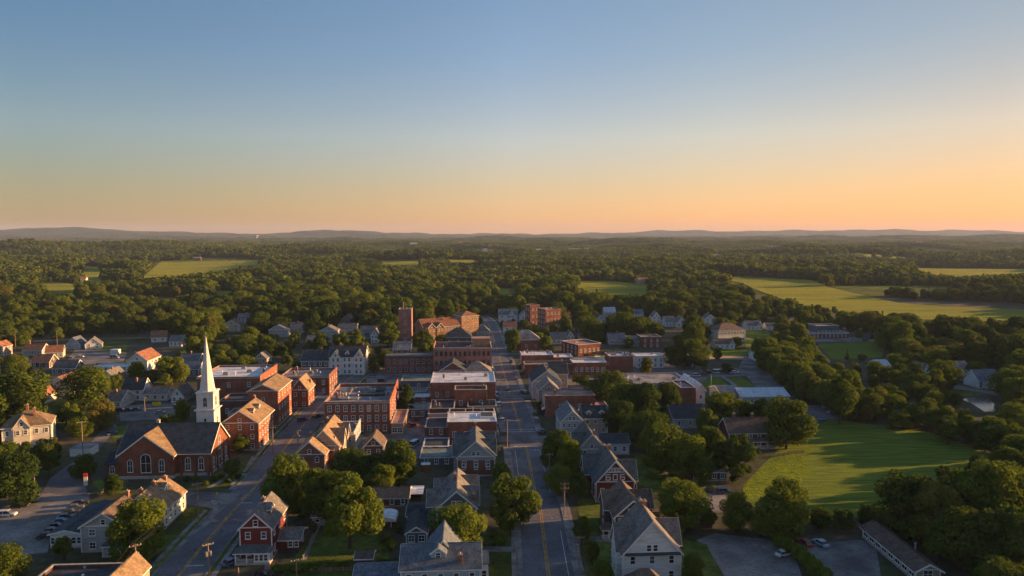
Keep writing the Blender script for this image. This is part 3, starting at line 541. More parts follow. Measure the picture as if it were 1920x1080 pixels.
def block(label, x0, x1, yt, yb, d, wall='brick', roof='membrane_white', rot=GRID, F_=(2, 4), R_=None, L_=None, par=.7, cornice='stone_trim', arch=0, name='commercial_block', cat='building', units=0, vents=0, chims=0, ww=1.1, wh=1.9, trim='white_trim', shop=None, gz=None, bands=True, group=None, raise_=None, skip=()):
    b = start(name, label, cat, x0, x1, yt, yb, rot, group); w, h = b.w, b.h; hw = w/2; t = .35
    mb = MB(); zr = h-par
    for q in ((-hw, hw, 0, t), (-hw, hw, d-t, d), (-hw, -hw+t, t, d-t), (hw-t, hw, t, d-t)): mb.box(*q, 0, h, wall)
    if raise_:                                                  # side wall standing above the roof in steps
        side, dh, n = raise_; xx = (hw-t, hw) if side == 'R' else (-hw, -hw+t)
        for i in range(n): mb.box(*xx, d*i/n, d*(i+1)/n, h-.01, h+dh*(i+1)/n, wall)
    b.wall = mb.build('wall', b.r)
    mb = MB(); mb.box(-hw+t-.02, hw-t+.02, t-.02, d-t+.02, zr-.3, zr, roof); b.roof = mb.build('roof', b.r)
    mb = MB(); o = .14
    for q in ((-hw-o, hw+o, -o, t+.04), (-hw-o, hw+o, d-t-.04, d+o), (-hw-o, -hw+t+.04, t+.04, d-t-.04), (hw-t-.04, hw+o, t+.04, d-t-.04)):
        if raise_ and (q[0] > 0) == (raise_[0] == 'R') and q[1]-q[0] < 1: continue
        mb.box(*q, h, h+.14, cornice)
    if bands: mb.box(-hw-.22, hw+.22, -.24, -.003, h-.75, h-.35, cornice)
    mb.build('cornice', b.r)
    def zs(n, z0=.0): return [max(.9, z0+(h-.9-z0)*(i+.5)/n-wh*.42) for i in range(n)]
    z0 = 3.6 if shop else 0
    if F_: rows(b.r, 'F', -hw+.5, hw-.5, 0, zs(F_[0], z0 if shop == 'F' else 0), F_[1], ww, wh, trim, arch, skip)
    if R_: rows(b.r, 'R', .5, d-.5, hw, zs(R_[0], z0 if shop == 'R' else 0), R_[1], ww, wh, trim, arch)
    if L_: rows(b.r, 'L', .5, d-.5, -hw, zs(L_[0], z0 if shop == 'L' else 0), L_[1], ww, wh, trim, arch)
    if shop:
        f = shop; n = 3; a0, a1, fx = (-hw, hw, 0) if f == 'F' else (0, d, hw if f == 'R' else -hw)
        for i in range(n):
            tt = a0+(a1-a0)*(i+.5)/n; x, y = (tt, fx) if f == 'F' else (fx, tt); window(b.r, x, y, .6, f, min(3.2, (a1-a0)/n*.7), 2.2, 'dark_trim'); awning(b.r, x, y, f, min(3.8, (a1-a0)/n*.8))
    for i in range(units): hvac(b.roof, rnd.uniform(-hw*.75, hw*.75), rnd.uniform(d*.2, d*.8), zr, rnd.uniform(1.4, 2.6))
    for i in range(vents): vent(b.roof, rnd.uniform(-hw*.8, hw*.8), rnd.uniform(d*.15, d*.85), zr, rnd.uniform(.7, 1.6), rnd.choice(['steel', 'white_trim']))
    for i in range(chims): chimney(b.roof, rnd.choice([-1, 1])*hw*rnd.uniform(.55, .85), d*rnd.uniform(.3, .9), zr+.2, rnd.uniform(1.4, 2.2), .9)
    record(b, d, h); b.d = d; return b
# ------------------------------------------------------------------ the brick church with its white steeple
def church():
    b = start('brick_church', 'red brick church with tall white steeple and slate roof beside the side street', 'church', 226, 393, 848, 893, GRID); r = b.r; w = b.w; hw = w/2; h, rise, d = 7.9, 7.4, 18.0
    mb = MB(); gable_wall(mb, -hw, hw, 0, d, h, rise, 'u', 'brick'); tx0 = -hw+.9; tx1 = tx0+17.6; tm = (tx0+tx1)/2
    gable_wall(mb, tx0, tx1, -2.2, d/2, h-.05, 6.7, 'v', 'brick')
    mb.box(-hw-4.5, -hw+1, 1, 9, 0, 4.2, 'brick'); mb.box(-hw-5.2, -hw+1, 10, 17.5, 0, 9.2, 'brick')
    for x in (tx1+1.6, tx1+6.2, hw-.5): mb.box(x-.35, x+.35, -.55, .05, 0, 6.2, 'brick')
    for y in (.4, 6, 12, d-.4): mb.box(hw-.05, hw+.55, y-.35, y+.35, 0, 6.4, 'brick')
    mb.build('wall', r)
    mb = MB(); mb.box(-hw-.1, hw+.12, -.14, d+.1, 0, 1.0, 'stone_trim'); mb.box(tx0-.1, tx1+.1, -2.34, -.1, 0, 1.0, 'stone_trim'); mb.build('plinth', r)
    mb = MB(); gable_roof(mb, -hw, hw, 0, d, h, rise, 'u', 'shingle_dark', .5, .2); rf = mb.build('roof', r)
    mb = MB(); gable_roof(mb, tx0, tx1, -2.2, d/2, h-.05, 6.7, 'v', 'shingle_tan', .5, .2); mb.build('transept_roof', r)
    mb = MB(); slab(mb, (-hw-4.9, 5.2, 7.0), (-hw, 5.2, 7.0), (0, -4.7, -3.0), .16, 'shingle_dark'); mb.box(-hw-4.5, -hw, .92, 1.0, 3.9, 4.2, 'white_trim'); mb.build('side_roof', r); mb = MB(); mb.box(-hw-5.4, -hw+1, 9.8, 17.7, 9.2, 9.5, 'membrane_black'); mb.build('flat_roof', r)
    window(r, tm, -2.2, 2.2, 'F', 3.0, 6.0, 'white_trim', 1.1); window(r, tm-5, -2.2, 2.4, 'F', 1.5, 4.0, 'white_trim', 1.2); window(r, tm+5, -2.2, 2.4, 'F', 1.5, 4.0, 'white_trim', 1.2)
    for x in (tx1+3.7, tx1+8.0): window(r, x, 0, 2.0, 'F', 1.5, 4.2, 'white_trim', 1.2)
    window(r, -hw-2.6, 1, 1.0, 'F', 1.4, 2.4, 'white_trim', 1)
    for y, z, hh in ((3, 1.9, 3.4), (6.3, 1.9, 3.4), (11.7, 1.9, 3.4), (15, 1.9, 3.4), (9, 6.5, 4.4)): window(r, hw, y, z, 'R', 1.4, hh, 'white_trim', 1.1)
    door(r, hw+.03, d/2, 'R', 2.0, 3.2)
    mb = MB(); mb.box(hw-.3, hw+2.5, d/2-2.4, d/2+2.4, 0, .5, 'concrete'); mb.build('entrance_steps', r)
    chimney(rf, tm-1.0, 10.5, h+6.2, 2.2, .9, 'stone_trim')
    # steeple
    sx, sy = hw-7.9, d+.3; st = bpy.data.objects.new('steeple', None); COL.objects.link(st); st.parent = r; st.location = (sx, sy+3.1, 0)
    m = 'steeple_white'; mb = MB(); mb.box(-3.1, 3.1, -3.1, 3.1, 0, 9.0, 'brick'); mb.box(-3.05, 3.05, -3.05, 3.05, 9.0, 17.1, m)
    for z, o in ((17.1, 3.45), (17.35, 3.7)): mb.box(-o, o, -o, o, z, z+.25, m)
    mb.box(-2.75, 2.75, -2.75, 2.75, 17.6, 23.2, m)
    for x in (-2.6, 2.6):
        for y in (-2.6, 2.6): mb.box(x-.3, x+.3, y-.3, y+.3, 17.6, 23.2, m)
    for z, o in ((23.2, 3.0), (23.45, 3.3), (23.7, 3.05)): mb.box(-o, o, -o, o, z, z+.25, m)
    mb.build('tower', st)
    mb = MB(); n = 8; rr = [2.62, 2.45]; ang = [math.pi/8+2*math.pi*i/n for i in range(n)]
    prof = [(23.95, 2.75), (24.9, 2.45), (43.2, .10)]
    for (z0, r0), (z1, r1) in zip(prof, prof[1:]):
        for i in range(n):
            a, c = ang[i], ang[(i+1) % n]; mb.poly([(r0*math.cos(a), r0*math.sin(a), z0), (r0*math.cos(c), r0*math.sin(c), z0), (r1*math.cos(c), r1*math.sin(c), z1), (r1*math.cos(a), r1*math.sin(a), z1)], m)
    mb.tube((0, 0, 43.1), (0, 0, 45.0), .07, .05, 'steel', 6); mb.box(-.4, .4, -.05, .05, 44.1, 44.25, 'steel'); mb.build('spire', st)
    for f, x, y in (('F', 0, -2.75), ('R', 2.75, 0), ('L', -2.75, 0)): window(st, x, y, 18.6, f, 1.25, 3.3, 'steeple_white', 1)
    for f, x, y in (('F', 0, -3.05), ('R', 3.05, 0)): window(st, x, y, 12.2, f, .8, 2.2, 'steeple_white', 0)
    record(b, d, 15)
church()

# ------------------------------------------------------------------ houses of the near streets
block('low dark flat roofed building at the bottom left corner with chimney pots on its parapet', 30, 172, 1117, 1172, 14, 'siding_brown', 'membrane_black', F_=(1, 4), vents=5, bands=False, name='corner_building')
house('low house end with a sunlit tan gable roof beside the black flat roof', 178, 226, 1116, 1170, 13, 3.0, 'v', 'siding_tan', 'shingle_tan', R_=(1, 3), F_=(1, 1))
house('grey clapboard house with a paired attic window next to the long sunroom wing', 155, 236, 986, 1035, 13, 3.4, 'v', 'siding_grey', 'shingle_brown', F_=(2, 2), R_=(2, 3), chim=((.5, 12, 1.6),), porch_=(1.0, 5.6, -.0, 3.2, 2.9, 'shingle_teal', 3), ww=1.3)
b = house('long low dark roofed wing with white sunroom windows by the gravel lot', 96, 153, 1000, 1028, 20, .9, 'v', 'siding_white', 'shingle_dark', F_=(1, 6), R_=None, L_=(1, 8), gablewin=0, ww=.9, wh=1.5, boards=False, name='sunroom_wing', cat='house')
b = house('white two storey house with brick chimneys and a white dormer beside the side street', 226, 307, 957, 994, 14.5, 4.4, 'v', 'siding_white', 'shingle_tan', F_=(2, 3), R_=(2, 5), chim=((-1.2, 3, 1.6), (.4, 7, 1.6), (1.0, 13, 1.4)), dorm=((2.9, 9, 2.2, 'R'),))
b = house('dark red clapboard house with white window frames and a glazed front porch', 452, 510, 989, 1050, 14, 3.6, 'v', 'siding_red', 'shingle_grey', F_=(2, 2), R_=(2, 3), L_=(2, 3), gablewin=1, chim=((-.6, 9, 1.3),), dorm=((2.3, 6, 3.0, 'R'),), attic_h=1.4)
porch(b.r, -b.w/2-.6, b.w/2+.2, 0, 2.8, 3.1, 'shingle_teal', 4, enclosed=(.2, b.w/2-.1))
mb = MB(); mb.box(b.w/2, b.w/2+5.5, 5, 12, 0, 2.9, 'siding_red'); wg = mb.build('side_wing', b.r); mb = MB(); gable_roof(mb, b.w/2-.2, b.w/2+5.5, 5, 12, 2.9, 1.5, 'u', 'shingle_grey'); mb.build('wing_roof', wg); rows(wg, 'F', b.w/2+2.4, b.w/2+5.4, 5, [1.0], 2, .9, 1.3); window(wg, b.w/2+5.5, 8.5, 1.0, 'R', .9, 1.3)
house('grey single garage with a shallow roof under the trees behind the dark red house', 587, 622, 968, 985, 8, 1.2, 'u', 'siding_grey', 'shingle_grey', F_=(1, 2), gablewin=0, name='garage', cat='garage')
b = house('blue grey house along the bottom edge with a small front dormer and brick chimney', 753, 900, 1066, 1132, 11, 3.1, 'u', 'siding_blue', 'shingle_blue', F_=(2, 5), R_=(2, 2), chim=((4.2, 1.2, 2.0),), dorm=((-.6, 2.2, 3.2, 'F'),))
gx = b.w*.02
mb = MB(); gable_wall(mb, gx-3.6, gx+3.6, 5, 15.5, b.h, 4.1, 'v', 'siding_blue'); bw = mb.build('rear_wing', b.r); mb = MB(); gable_roof(mb, gx-3.6, gx+3.6, 5, 15.5, b.h, 4.1, 'v', 'shingle_blue'); mb.build('wing_roof', bw)
mb = MB(); mb.box(b.w/2, b.w/2+1.8, 2, 8, 0, b.h-.2, 'siding_white'); by = mb.build('bay', b.r); mb = MB(); mb.box(b.w/2-.1, b.w/2+2.1, 1.7, 8.3, b.h-.2, b.h+.1, 'shingle_blue'); mb.build('bay_roof', by); rows(by, 'F', b.w/2+.2, b.w/2+1.7, 2, [1.5, 4.6], 1, .9, 1.6); rows(by, 'R', 2.5, 7.5, b.w/2+1.8, [1.5, 4.6], 2, .9, 1.6)
house('low blue roofed garage wing left of the blue grey house', 664, 752, 1090, 1118, 9, 1.7, 'u', 'siding_blue', 'shingle_blue', F_=(1, 3), gablewin=0, name='garage', cat='garage')
b = house('slate grey cross gabled house with a white paired attic window behind the round street tree', 820, 893, 951, 1000, 18, 4.5, 'v', 'siding_slate', 'shingle_grey', F_=(2, 3), R_=(2, 3), cross=(('R', 6, 6, .6, 3.6), ('R', 14, 5.5, .5, 3.8), ('L', 5, 6, 2.6, 3.2), ('L', 13, 6, 1, 3.4)), chim=((-.7, 10, 2.0), (4.6, 3, 2.2)), gablewin=2)
b = house('grey gabled house on a brick ground floor by the main street', 858, 927, 856, 893, 19, 5.2, 'v', 'siding_grey', 'shingle_teal', F_=(1, 3), R_=(1, 4), cross=(('R', 6.5, 6.5, .5, 4.0), ('R', 14.5, 6, .5, 4.2), ('L', 6, 6.5, 1.4, 3.8), ('L', 14, 6, .8, 4.0)), chim=((0, 18, 1.5),), gablewin=2, wh=1.9)
mb = MB(); mb.box(-b.w/2-.03, b.w/2+.03, -.03, 19.03, .4, b.h-1.3, 'brick'); mb.build('brick_storey', b.r)
rows(b.r, 'F', -b.w/2+.3, b.w/2-.3, -.04, [b.h-3.4], 3, 1.2, 1.9)
house('small dark gabled shed house behind the tree in the parking court', 683, 718, 836, 858, 9, 3.4, 'v', 'siding_brown', 'shingle_brown', F_=(1, 2), name='house')
house('long dark shingled garage with a white carport beside it', 685, 765, 933, 951, 8, 1.6, 'u', 'siding_brown', 'shingle_dark', F_=(1, 4), gablewin=0, name='garage', cat='garage')
def canopy(label, x0, x1, yt, yb, d, m='membrane_white', posts=4):
    b = start('carport', label, 'carport', x0, x1, yt, yb, GRID); hw = b.w/2; mb = MB()
    mb.box(-hw, hw, 0, d, b.h-.2, b.h, m); mb.build('roof', b.r)
    for x in (-hw+.2, hw-.2):
        for y in (.2, d-.2):
            mb = MB(); mb.box(x-.1, x+.1, y-.1, y+.1, 0, b.h-.2, 'wood_pole'); mb.build('post', b.r)
    mb = MB(); mb.box(-hw+.3, hw-.3, d-.3, d-.15, 0, b.h-.3, 'siding_brown'); mb.build('rear_panel', b.r); record(b, d, b.h)
canopy('pale flat carport roof on posts at the end of the dark garage', 766, 793, 926, 946, 7)
def arched(label, x0, x1, yt, yb, d):
    b = start('arched_shed', label, 'shed', x0, x1, yt, yb, GRID); hw = b.w/2; h = b.h; mb = MB(); mb.box(-hw, hw, 0, d, 0, h, 'siding_red'); mb.build('wall', b.r); mb = MB(); n = 10
    ring = [(hw*1.06*math.cos(math.pi*i/n), -.3, h+1.2*math.sin(math.pi*i/n)) for i in range(n+1)]; mb.prism(ring, (0, d+.6, 0), 'membrane_white'); mb.build('roof', b.r)
    door(b.r, 0, -.02, 'F', 2.6, 2.0, 'siding_brown'); record(b, d, h+1)
arched('small shed with a white barrel roof and dark red front in the back yard', 706, 742, 978, 991, 6)
house('low dark roofed back building with white framed windows beside the back drive', 762, 800, 998, 1022, 12, 1.6, 'v', 'siding_slate', 'shingle_dark', F_=(1, 2), gablewin=0, ww=1.4, name='back_building', cat='house')
house('dark flat shed roof building between the garage and the slate grey house', 764, 815, 966, 988, 9, 1.0, 'u', 'siding_slate', 'shingle_dark', F_=(1, 2), gablewin=0, name='back_building', cat='house')
house('little brown garden shed standing by the hedge on the lawn', 668, 697, 1046, 1066, 4, .8, 'u', 'siding_brown', 'shingle_brown', F_=None, gablewin=0, name='garden_shed', cat='shed', boards=False)
# tan roofed group by the side street
house('brick house with a sunlit tan gable roof nearest the side street trees', 553, 609, 852, 893, 13, 4.3, 'v', 'brick', 'shingle_tan', F_=(2, 2), R_=(2, 3), chim=((-2.2, 12, 1.8),), cross=(('R', 9, 5, 1.5, 3.2),))
house('taller tan roofed house with chimneys behind the first tan gable', 578, 636, 836, 880, 20, 5.4, 'v', 'siding_tan', 'shingle_tan', F_=(2, 2), R_=(2, 4), chim=((-2.6, 13, 2.2), (-1.6, 15, 2.2)), cross=(('R', 6, 7, .8, 4.4), ('R', 15, 5, .6, 3.6)))
block('narrow grey building with white window frames and curved parapet behind the tan gables', 622, 664, 812, 850, 16, 'siding_grey', 'membrane_grey', F_=(2, 3), R_=(2, 3), chims=2, cornice='white_trim', raise_=('R', 1.2, 3))
# right side of the main street, near
b = house('cream house with a tall attic gable at the bottom right of the main street', 1167, 1277, 1036, 1093, 12.5, 7.4, 'v', 'siding_white', 'shingle_grey', F_=(2, 3), R_=(2, 3), L_=(2, 4), gablewin=2, chim=((-.4, 10, 1.6), (.9, 11.2, 1.6)), dorm=(), cross=(('R', 8, 6, 1.2, 4.6), ('L', 5.5, 6.5, .9, 4.8)), wh=1.7, attic_h=1.4)
mb = MB(); mb.box(-b.w/2+.3, b.w/2-.3, -1.1, 0, b.h-.25, b.h+.05, 'shingle_dark'); mb.build('pent_roof', b.r)
b2 = start('porch_house', 'brown corner house with a pyramid roof in front of the cream house', 'house', 1176, 1256, 1116, 1150, GRID); hw = b2.w/2; mb = MB(); mb.box(-hw, hw, 0, b2.w*.8, 0, b2.h, 'siding_brown'); mb.build('wall', b2.r); mb = MB(); hip_roof(mb, -hw, hw, 0, b2.w*.8, b2.h, 4.2, 'shingle_brown'); mb.build('roof', b2.r); rows(b2.r, 'F', -hw+.4, hw-.4, 0, [1.2], 3); record(b2, 8, 8)
b = house('dark brown gabled house with two white attic windows beside the main street pole', 1152, 1221, 967, 1012, 15, 4.2, 'v', 'siding_brown', 'shingle_brown', F_=(2, 3), R_=(2, 3), L_=(2, 3), gablewin=2, chim=((2.2, 2, 1.8),), cross=(('L', 9, 7, 1.6, 3.6), ('R', 9, 6, 1.8, 3.6)), attic_h=1.4)
porch(b.r, -b.w/2-3.2, -b.w/2+.2, 2.5, 2.6, 2.9, 'shingle_brown', 3)
b = house('dark red gabled house with large white numerals on its street gable', 1117, 1189, 903, 941, 17, 6.3, 'v', 'siding_red', 'shingle_teal', F_=(1, 3), L_=(2, 4), R_=(2, 3), gablewin=0, chim=((-.8, 14, 1.6), (.4, 12, 1.8)), cross=(('R', 5.5, 6, 1.3, 4.8), ('L', 12, 7, 2.0, 4.6)), wh=1.9)
def numerals(par, y, z, x):                  # three big white numerals: 6 0 6
    SEG = {'6': ['t', 'm', 'b', 'l', 'r2'], '0': ['t', 'b', 'l', 'r']}
    for k, ch in enumerate('606'):
        mb = MB(); c = x+(k-1)*2.15; a, wv, hv = .26, 1.5, 1.9
        for s in SEG[ch]:
            if s == 't': mb.box(c-wv/2, c+wv/2, y-.09, y, z+hv-a, z+hv, 'white_trim')
            if s == 'm': mb.box(c-wv/2+a, c+wv/2, y-.09, y, z+hv*.52-a/2, z+hv*.52+a/2, 'white_trim')
            if s == 'b': mb.box(c-wv/2, c+wv/2, y-.09, y, z, z+a, 'white_trim')
            if s == 'l': mb.box(c-wv/2, c-wv/2+a, y-.092, y-.002, z+.02, z+hv-.02, 'white_trim')
            if s == 'r': mb.box(c+wv/2-a, c+wv/2, y-.092, y-.002, z+.02, z+hv-.02, 'white_trim')
            if s == 'r2': mb.box(c+wv/2-a, c+wv/2, y-.092, y-.002, z+.02, z+hv*.52+.05, 'white_trim')
        mb.build('house_numeral', par)
numerals(b.r, -.02, b.h+.4, 0); mb = MB(); mb.box(-2.6, 2.6, -.1, -.01, b.h+2.75, b.h+3.0, 'white_trim'); mb.build('attic_sill', b.r)
rows(b.r, 'F', -1.8, 1.8, -.01, [b.h+3.1], 4, .45, .95)
house('grey house with dark cross gable roofs and a chimney behind the numbered house', 1083, 1136, 842, 872, 17, 5.2, 'v', 'siding_grey', 'shingle_teal', F_=(2, 2), L_=(2, 4), R_=(2, 3), chim=((1.2, 3, 2.0), (.2, 15, 1.5)), cross=(('L', 5, 7, 1.2, 4.4),))
house('low white wing with a long dark roof beside the dark cross gabled house', 1128, 1179, 831, 853, 9, 2.2, 'u', 'siding_white', 'shingle_dark', F_=(1, 3), R_=(1, 2), name='house_wing', cat='house')
b = house('white trimmed grey house with an ornate gable behind the sunlit street tree', 1052, 1093, 789, 824, 16, 4.0, 'v', 'siding_grey', 'shingle_blue', F_=(2, 4), L_=(2, 4), gablewin=2, chim=((3.2, 5, 2.0),), ww=.8)
house('dark roofed rear wing with two wall dormers joined to the ornate grey house', 1094, 1139, 783, 814, 10, 3.6, 'u', 'siding_tan', 'shingle_dark', F_=(2, 3), R_=(2, 2), dorm=((-2.6, 1.0, 2.0, 'F'), (2.6, 1.0, 2.0, 'F')), name='house_wing', cat='house')
house('low dark roofed brick cottage under the trees at the meadow edge', 1300, 1363, 884, 902, 8, 2.0, 'u', 'brick_dark', 'shingle_dark', F_=(1, 4), R_=(1, 2), gablewin=0, name='cottage', cat='house', ww=1.3)
b = house('long dark red farmhouse with two chimneys at the top of the green field', 1366, 1448, 811, 839, 11, 4.2, 'u', 'siding_red', 'shingle_brown', F_=(2, 5), R_=(2, 2), chim=((-4.5, 5.5, 1.9), (2.6, 5.5, 1.7)), wh=1.5)
porch(b.r, 0, b.w/2+.2, 0, 2.6, 2.9, 'shingle_brown', 4)
house('grey building with a plain dark roof between the trees behind the farmhouse', 1262, 1326, 784, 803, 14, 4.0, 'u', 'siding_grey', 'shingle_dark', F_=(1, 3), gablewin=0)
# barn with parking, bottom right
r_ = R(62)
b = house('long low dark roofed barn row with a pale gable end beside the lower parking lot', 1716, 1762, 1068, 1092, 24, 1.5, 'v', 'siding_tan', 'shingle_brown', rot=R(.5), F_=(1, 1), L_=(1, 8), gablewin=0, name='barn', cat='barn', ww=2.0, wh=1.8, over=.7)
vent(b.roof, 2.2, 9, b.h+.6, 1.6)
# ------------------------------------------------------------------ left hand houses
b = house('large cream house with a hip roof and pointed front gable at the left edge', 6, 98, 799, 843, 13, 4.6, 'v', 'siding_cream', 'shingle_tan', rot=R(27), F_=(2, 5), R_=(2, 3), L_=(2, 3), hip=True, cross=(('F', -1.5, 5.2, .7, 3.6),), chim=((2.2, 4, 2.6), (-.6, 9, 2.2)))
house('white gable fronted house with a rust roof left of the big round tree', 84, 138, 723, 748, 15, 4.2, 'v', 'siding_white', 'shingle_rust', F_=(2, 3), R_=(2, 3))
house('plain white house with a black roof and a pole standing before it', 230, 268, 730, 752, 9, 4.6, 'u', 'siding_white', 'shingle_dark', F_=(2, 2), R_=(2, 2), chim=((.8, 3, 1.8),))
house('low cream annex with a sunny end wall beside the plain white house', 270, 312, 738, 752, 8, 2.0, 'u', 'siding_cream', 'shingle_grey', F_=(1, 3), R_=(1, 2))
house('white house with a big orange lit roof behind the low white shed', 240, 276, 676, 697, 18, 4.6, 'v', 'siding_white', 'shingle_rust', F_=(2, 2), R_=(2, 4), chim=((-2, 3, 1.6),))
block('long low white roofed shed in the left middle distance', 170, 240, 689, 698, 13, 'siding_white', 'membrane_white', F_=(1, 6), bands=False, name='shed', cat='shed')
house('white house with a grey roof and bright gable on the rise by the woods', 160, 190, 645, 655, 9, 4.2, 'v', 'siding_white', 'shingle_grey', rot=R(24), F_=(2, 2), R_=(2, 3), L_=(2, 3))
house('pale blue gabled house beside the bright white gable near the woods', 126, 150, 645, 655, 9, 4.6, 'v', 'siding_blue', 'shingle_blue', F_=(2, 2))
house('tan house with a rust roof and many upper windows at the left woods edge', 86, 118, 660, 671, 9, 3.6, 'u', 'siding_cream', 'shingle_rust', rot=R(24), F_=(2, 4), R_=(1, 2))
house('brown roofed bungalow with a tall chimney at the left woods edge', 44, 78, 656, 667, 9, 3.4, 'u', 'siding_grey', 'shingle_rust', F_=(1, 3), chim=((-3.8, 4, 2.6),))
house('pinkish house cut by the left picture edge', -14, 6, 650, 668, 9, 3, 'v', 'siding_tan', 'shingle_rust', F_=(2, 2), R_=(2, 2))
house('small house with an orange roof among trees above the steeple', 284, 312, 632, 642, 10, 4, 'u', 'siding_white', 'shingle_rust', rot=R(20), F_=(1, 2), R_=(1, 2))
# ------------------------------------------------------------------ brick blocks of the town centre
b = house('brick gable house with cream dormers on a tan roof beside the side street', 417, 485, 793, 845, 20, 4.6, 'v', 'brick', 'shingle_tan', F_=(3, 3), R_=(3, 6), chim=((-.2, 19, 1.5),), dorm=((3.6, 5, 1.8, 'R'), (3.6, 12, 1.8, 'R')), boards=False, name='brick_house')
b = house('tall brick block with a half tan roof behind the dormered brick house', 467, 522, 733, 800, 22, 2.8, 'v', 'brick', 'shingle_tan', F_=(2, 1), R_=(3, 5), gablewin=0, boards=False, name='brick_block', cat='building')
block('wide brick building with a bright white flat roof behind the steeple', 372, 488, 707, 756, 30, 'brick', 'membrane_white', F_=(2, 3), R_=(2, 5), units=3, vents=3, raise_=('R', .6, 1), chims=1, skip=((0, 0), (0, 2), (1, 0)))
block('low brick building with a dark roof tucked beside the steeple', 412, 468, 752, 786, 15, 'brick_dark', 'membrane_black', F_=(1, 2), bands=False)
block('low grey annex in front of the dark roof beside the steeple', 428, 462, 775, 800, 9, 'siding_grey', 'membrane_green', F_=(1, 2), bands=False)
house('small brick house with a white pediment where the side street bends', 547, 578, 731, 766, 13, 5.0, 'v', 'brick', 'shingle_tan', F_=(2, 2), R_=(2, 3), boards=False, chim=((2.8, 9, 2.0),), name='brick_house')
block('flat roofed brick store with rooftop clutter and a lit end wall', 526, 617, 706, 742, 22, 'brick_dark', 'membrane_grey', F_=(2, 5), R_=(2, 4), units=2, vents=4, chims=2, raise_=('R', .8, 1))
b = house('big white hotel with two front gables and a grey mansard roof', 618, 684, 669, 703, 15, 5.0, 'u', 'siding_white', 'shingle_dark', F_=(3, 8), R_=(3, 4), cross=(('F', -b.w*.0-6.2, 5.4, .8, 3.6), ('F', 6.6, 5.4, .8, 3.6)), dorm=((0, 1.2, 2.2, 'F'),), chim=((-5, 8, 2), (8, 8, 2)), ww=1.0, wh=1.8, name='hotel', cat='hotel', boards=False)
house('long dark grey roofed building joined to the left of the white hotel', 566, 616, 676, 703, 16, 5.0, 'u', 'siding_slate', 'shingle_dark', F_=(2, 5), chim=((3, 6, 2.5),), gablewin=0, name='hall', cat='building')
block('rose brick hall with two rows of arched windows and a dark green roof edge', 722, 812, 668, 700, 13, 'brick_pink', 'membrane_green', F_=(2, 8), arch=.9, trim='stone_trim', wh=2.2, ww=1.2, par=.4, cornice='dark_trim')
block('low building with a broad dark green roof in front of the rose brick hall', 752, 818, 714, 730, 15, 'siding_slate', 'membrane_green', F_=(1, 3), bands=False, par=.3, units=1)
block('low flat canopy building with a pale teal roof behind the big brick block', 744, 800, 735, 748, 10, 'siding_slate', 'membrane_green', F_=(1, 3), bands=False, par=.3, units=2)
b = block('large three storey brick block with heavy stone cornice at the head of the main street', 813, 922, 652, 706, 22, 'brick_pink', 'membrane_black', F_=(3, 12), R_=(3, 6), arch=.8, wh=2.3, ww=1.1, trim='dark_trim', units=2, vents=2, par=1.2, raise_=('L', 1.0, 1), shop='R')
mb = MB(); mb.box(b.w/2-11, b.w/2-.6, 12, 21, b.h-1.2, b.h+3.0, 'brick_tan'); ph = mb.build('penthouse', b.roof); mb = MB(); mb.box(b.w/2-11.3, b.w/2-.4, 11.7, 21.3, b.h+3.0, b.h+3.3, 'membrane_pink'); mb.build('penthouse_roof', ph)
house('brick gable building with a dark left roof slope in front of the corniced block', 826, 872, 694, 720, 14, 4.2, 'v', 'brick_dark', 'shingle_dark', F_=(1, 2), boards=False, gablewin=0, name='brick_house')
house('pale grey hip roofed building squeezed before the corniced block', 868, 921, 698, 718, 14, 5.0, 'v', 'siding_grey', 'shingle_grey', F_=(1, 3), hip=True)
block('brick store with a bright white flat roof and three rear windows', 808, 929, 717, 758, 25, 'brick', 'membrane_white', F_=(1, 6), R_=(2, 5), units=2, vents=2, chims=1, skip=((0, 3), (0, 4), (0, 5)), shop='R', cornice='membrane_white', bands=False, par=.25)
b = block('narrow brick store with a stepped lit side wall below the white roofed store', 853, 913, 731, 776, 9, 'brick', 'membrane_black', F_=(1, 3), R_=(2, 3), bands=False, chims=1, skip=((0, 1),), shop='R')
block('low store front with a dark roof and small parapets beside the main street pavement', 877, 931, 762, 786, 12, 'brick_tan', 'membrane_black', F_=(1, 3), R_=(1, 3), shop='R', vents=2, bands=False, chims=1)
block('dark flat roofed rear building beside the narrow brick store', 806, 852, 766, 792, 16, 'brick_dark', 'membrane_black', F_=(1, 2), bands=False, vents=2, chims=1)
b = block('brick store with a white roof, a sunken black roof well and three white windows', 839, 931, 791, 834, 15, 'brick', 'membrane_white', F_=(1, 4), R_=(2, 4), bands=False, par=.2, cornice='membrane_white', vents=2, skip=((0, 2),), shop='R', chims=0)
mb = MB(); mb.box(b.w*.17, b.w*.46, 5.5, 12.5, b.h-.2, b.h+.5, 'white_trim'); mb.box(b.w*.19, b.w*.44, 5.9, 12.1, b.h+.3, b.h+.56, 'membrane_black'); mb.build('roof_well', b.roof)
block('black roofed block between the white roofed brick stores', 842, 928, 775, 808, 8, 'brick_dark', 'membrane_black', F_=None, R_=(2, 2), bands=False, vents=3, units=1, shop='R')
block('low grey roofed shed against the left wall of the white roofed brick store', 803, 840, 776, 796, 10, 'siding_grey', 'membrane_grey', F_=(1, 2), bands=False, par=.3)
block('low brick shed with a black sloped roof left of the white roofed store', 797, 839, 802, 818, 15, 'brick', 'membrane_black', F_=(1, 2), bands=False, par=.2, name='brick_shed', cat='shed')
block('low brick shed with a white roof edge nearest the grey gabled house', 793, 841, 838, 853, 11, 'brick', 'membrane_black', F_=(1, 2), bands=False, par=.2, cornice='membrane_white', name='brick_shed', cat='shed')
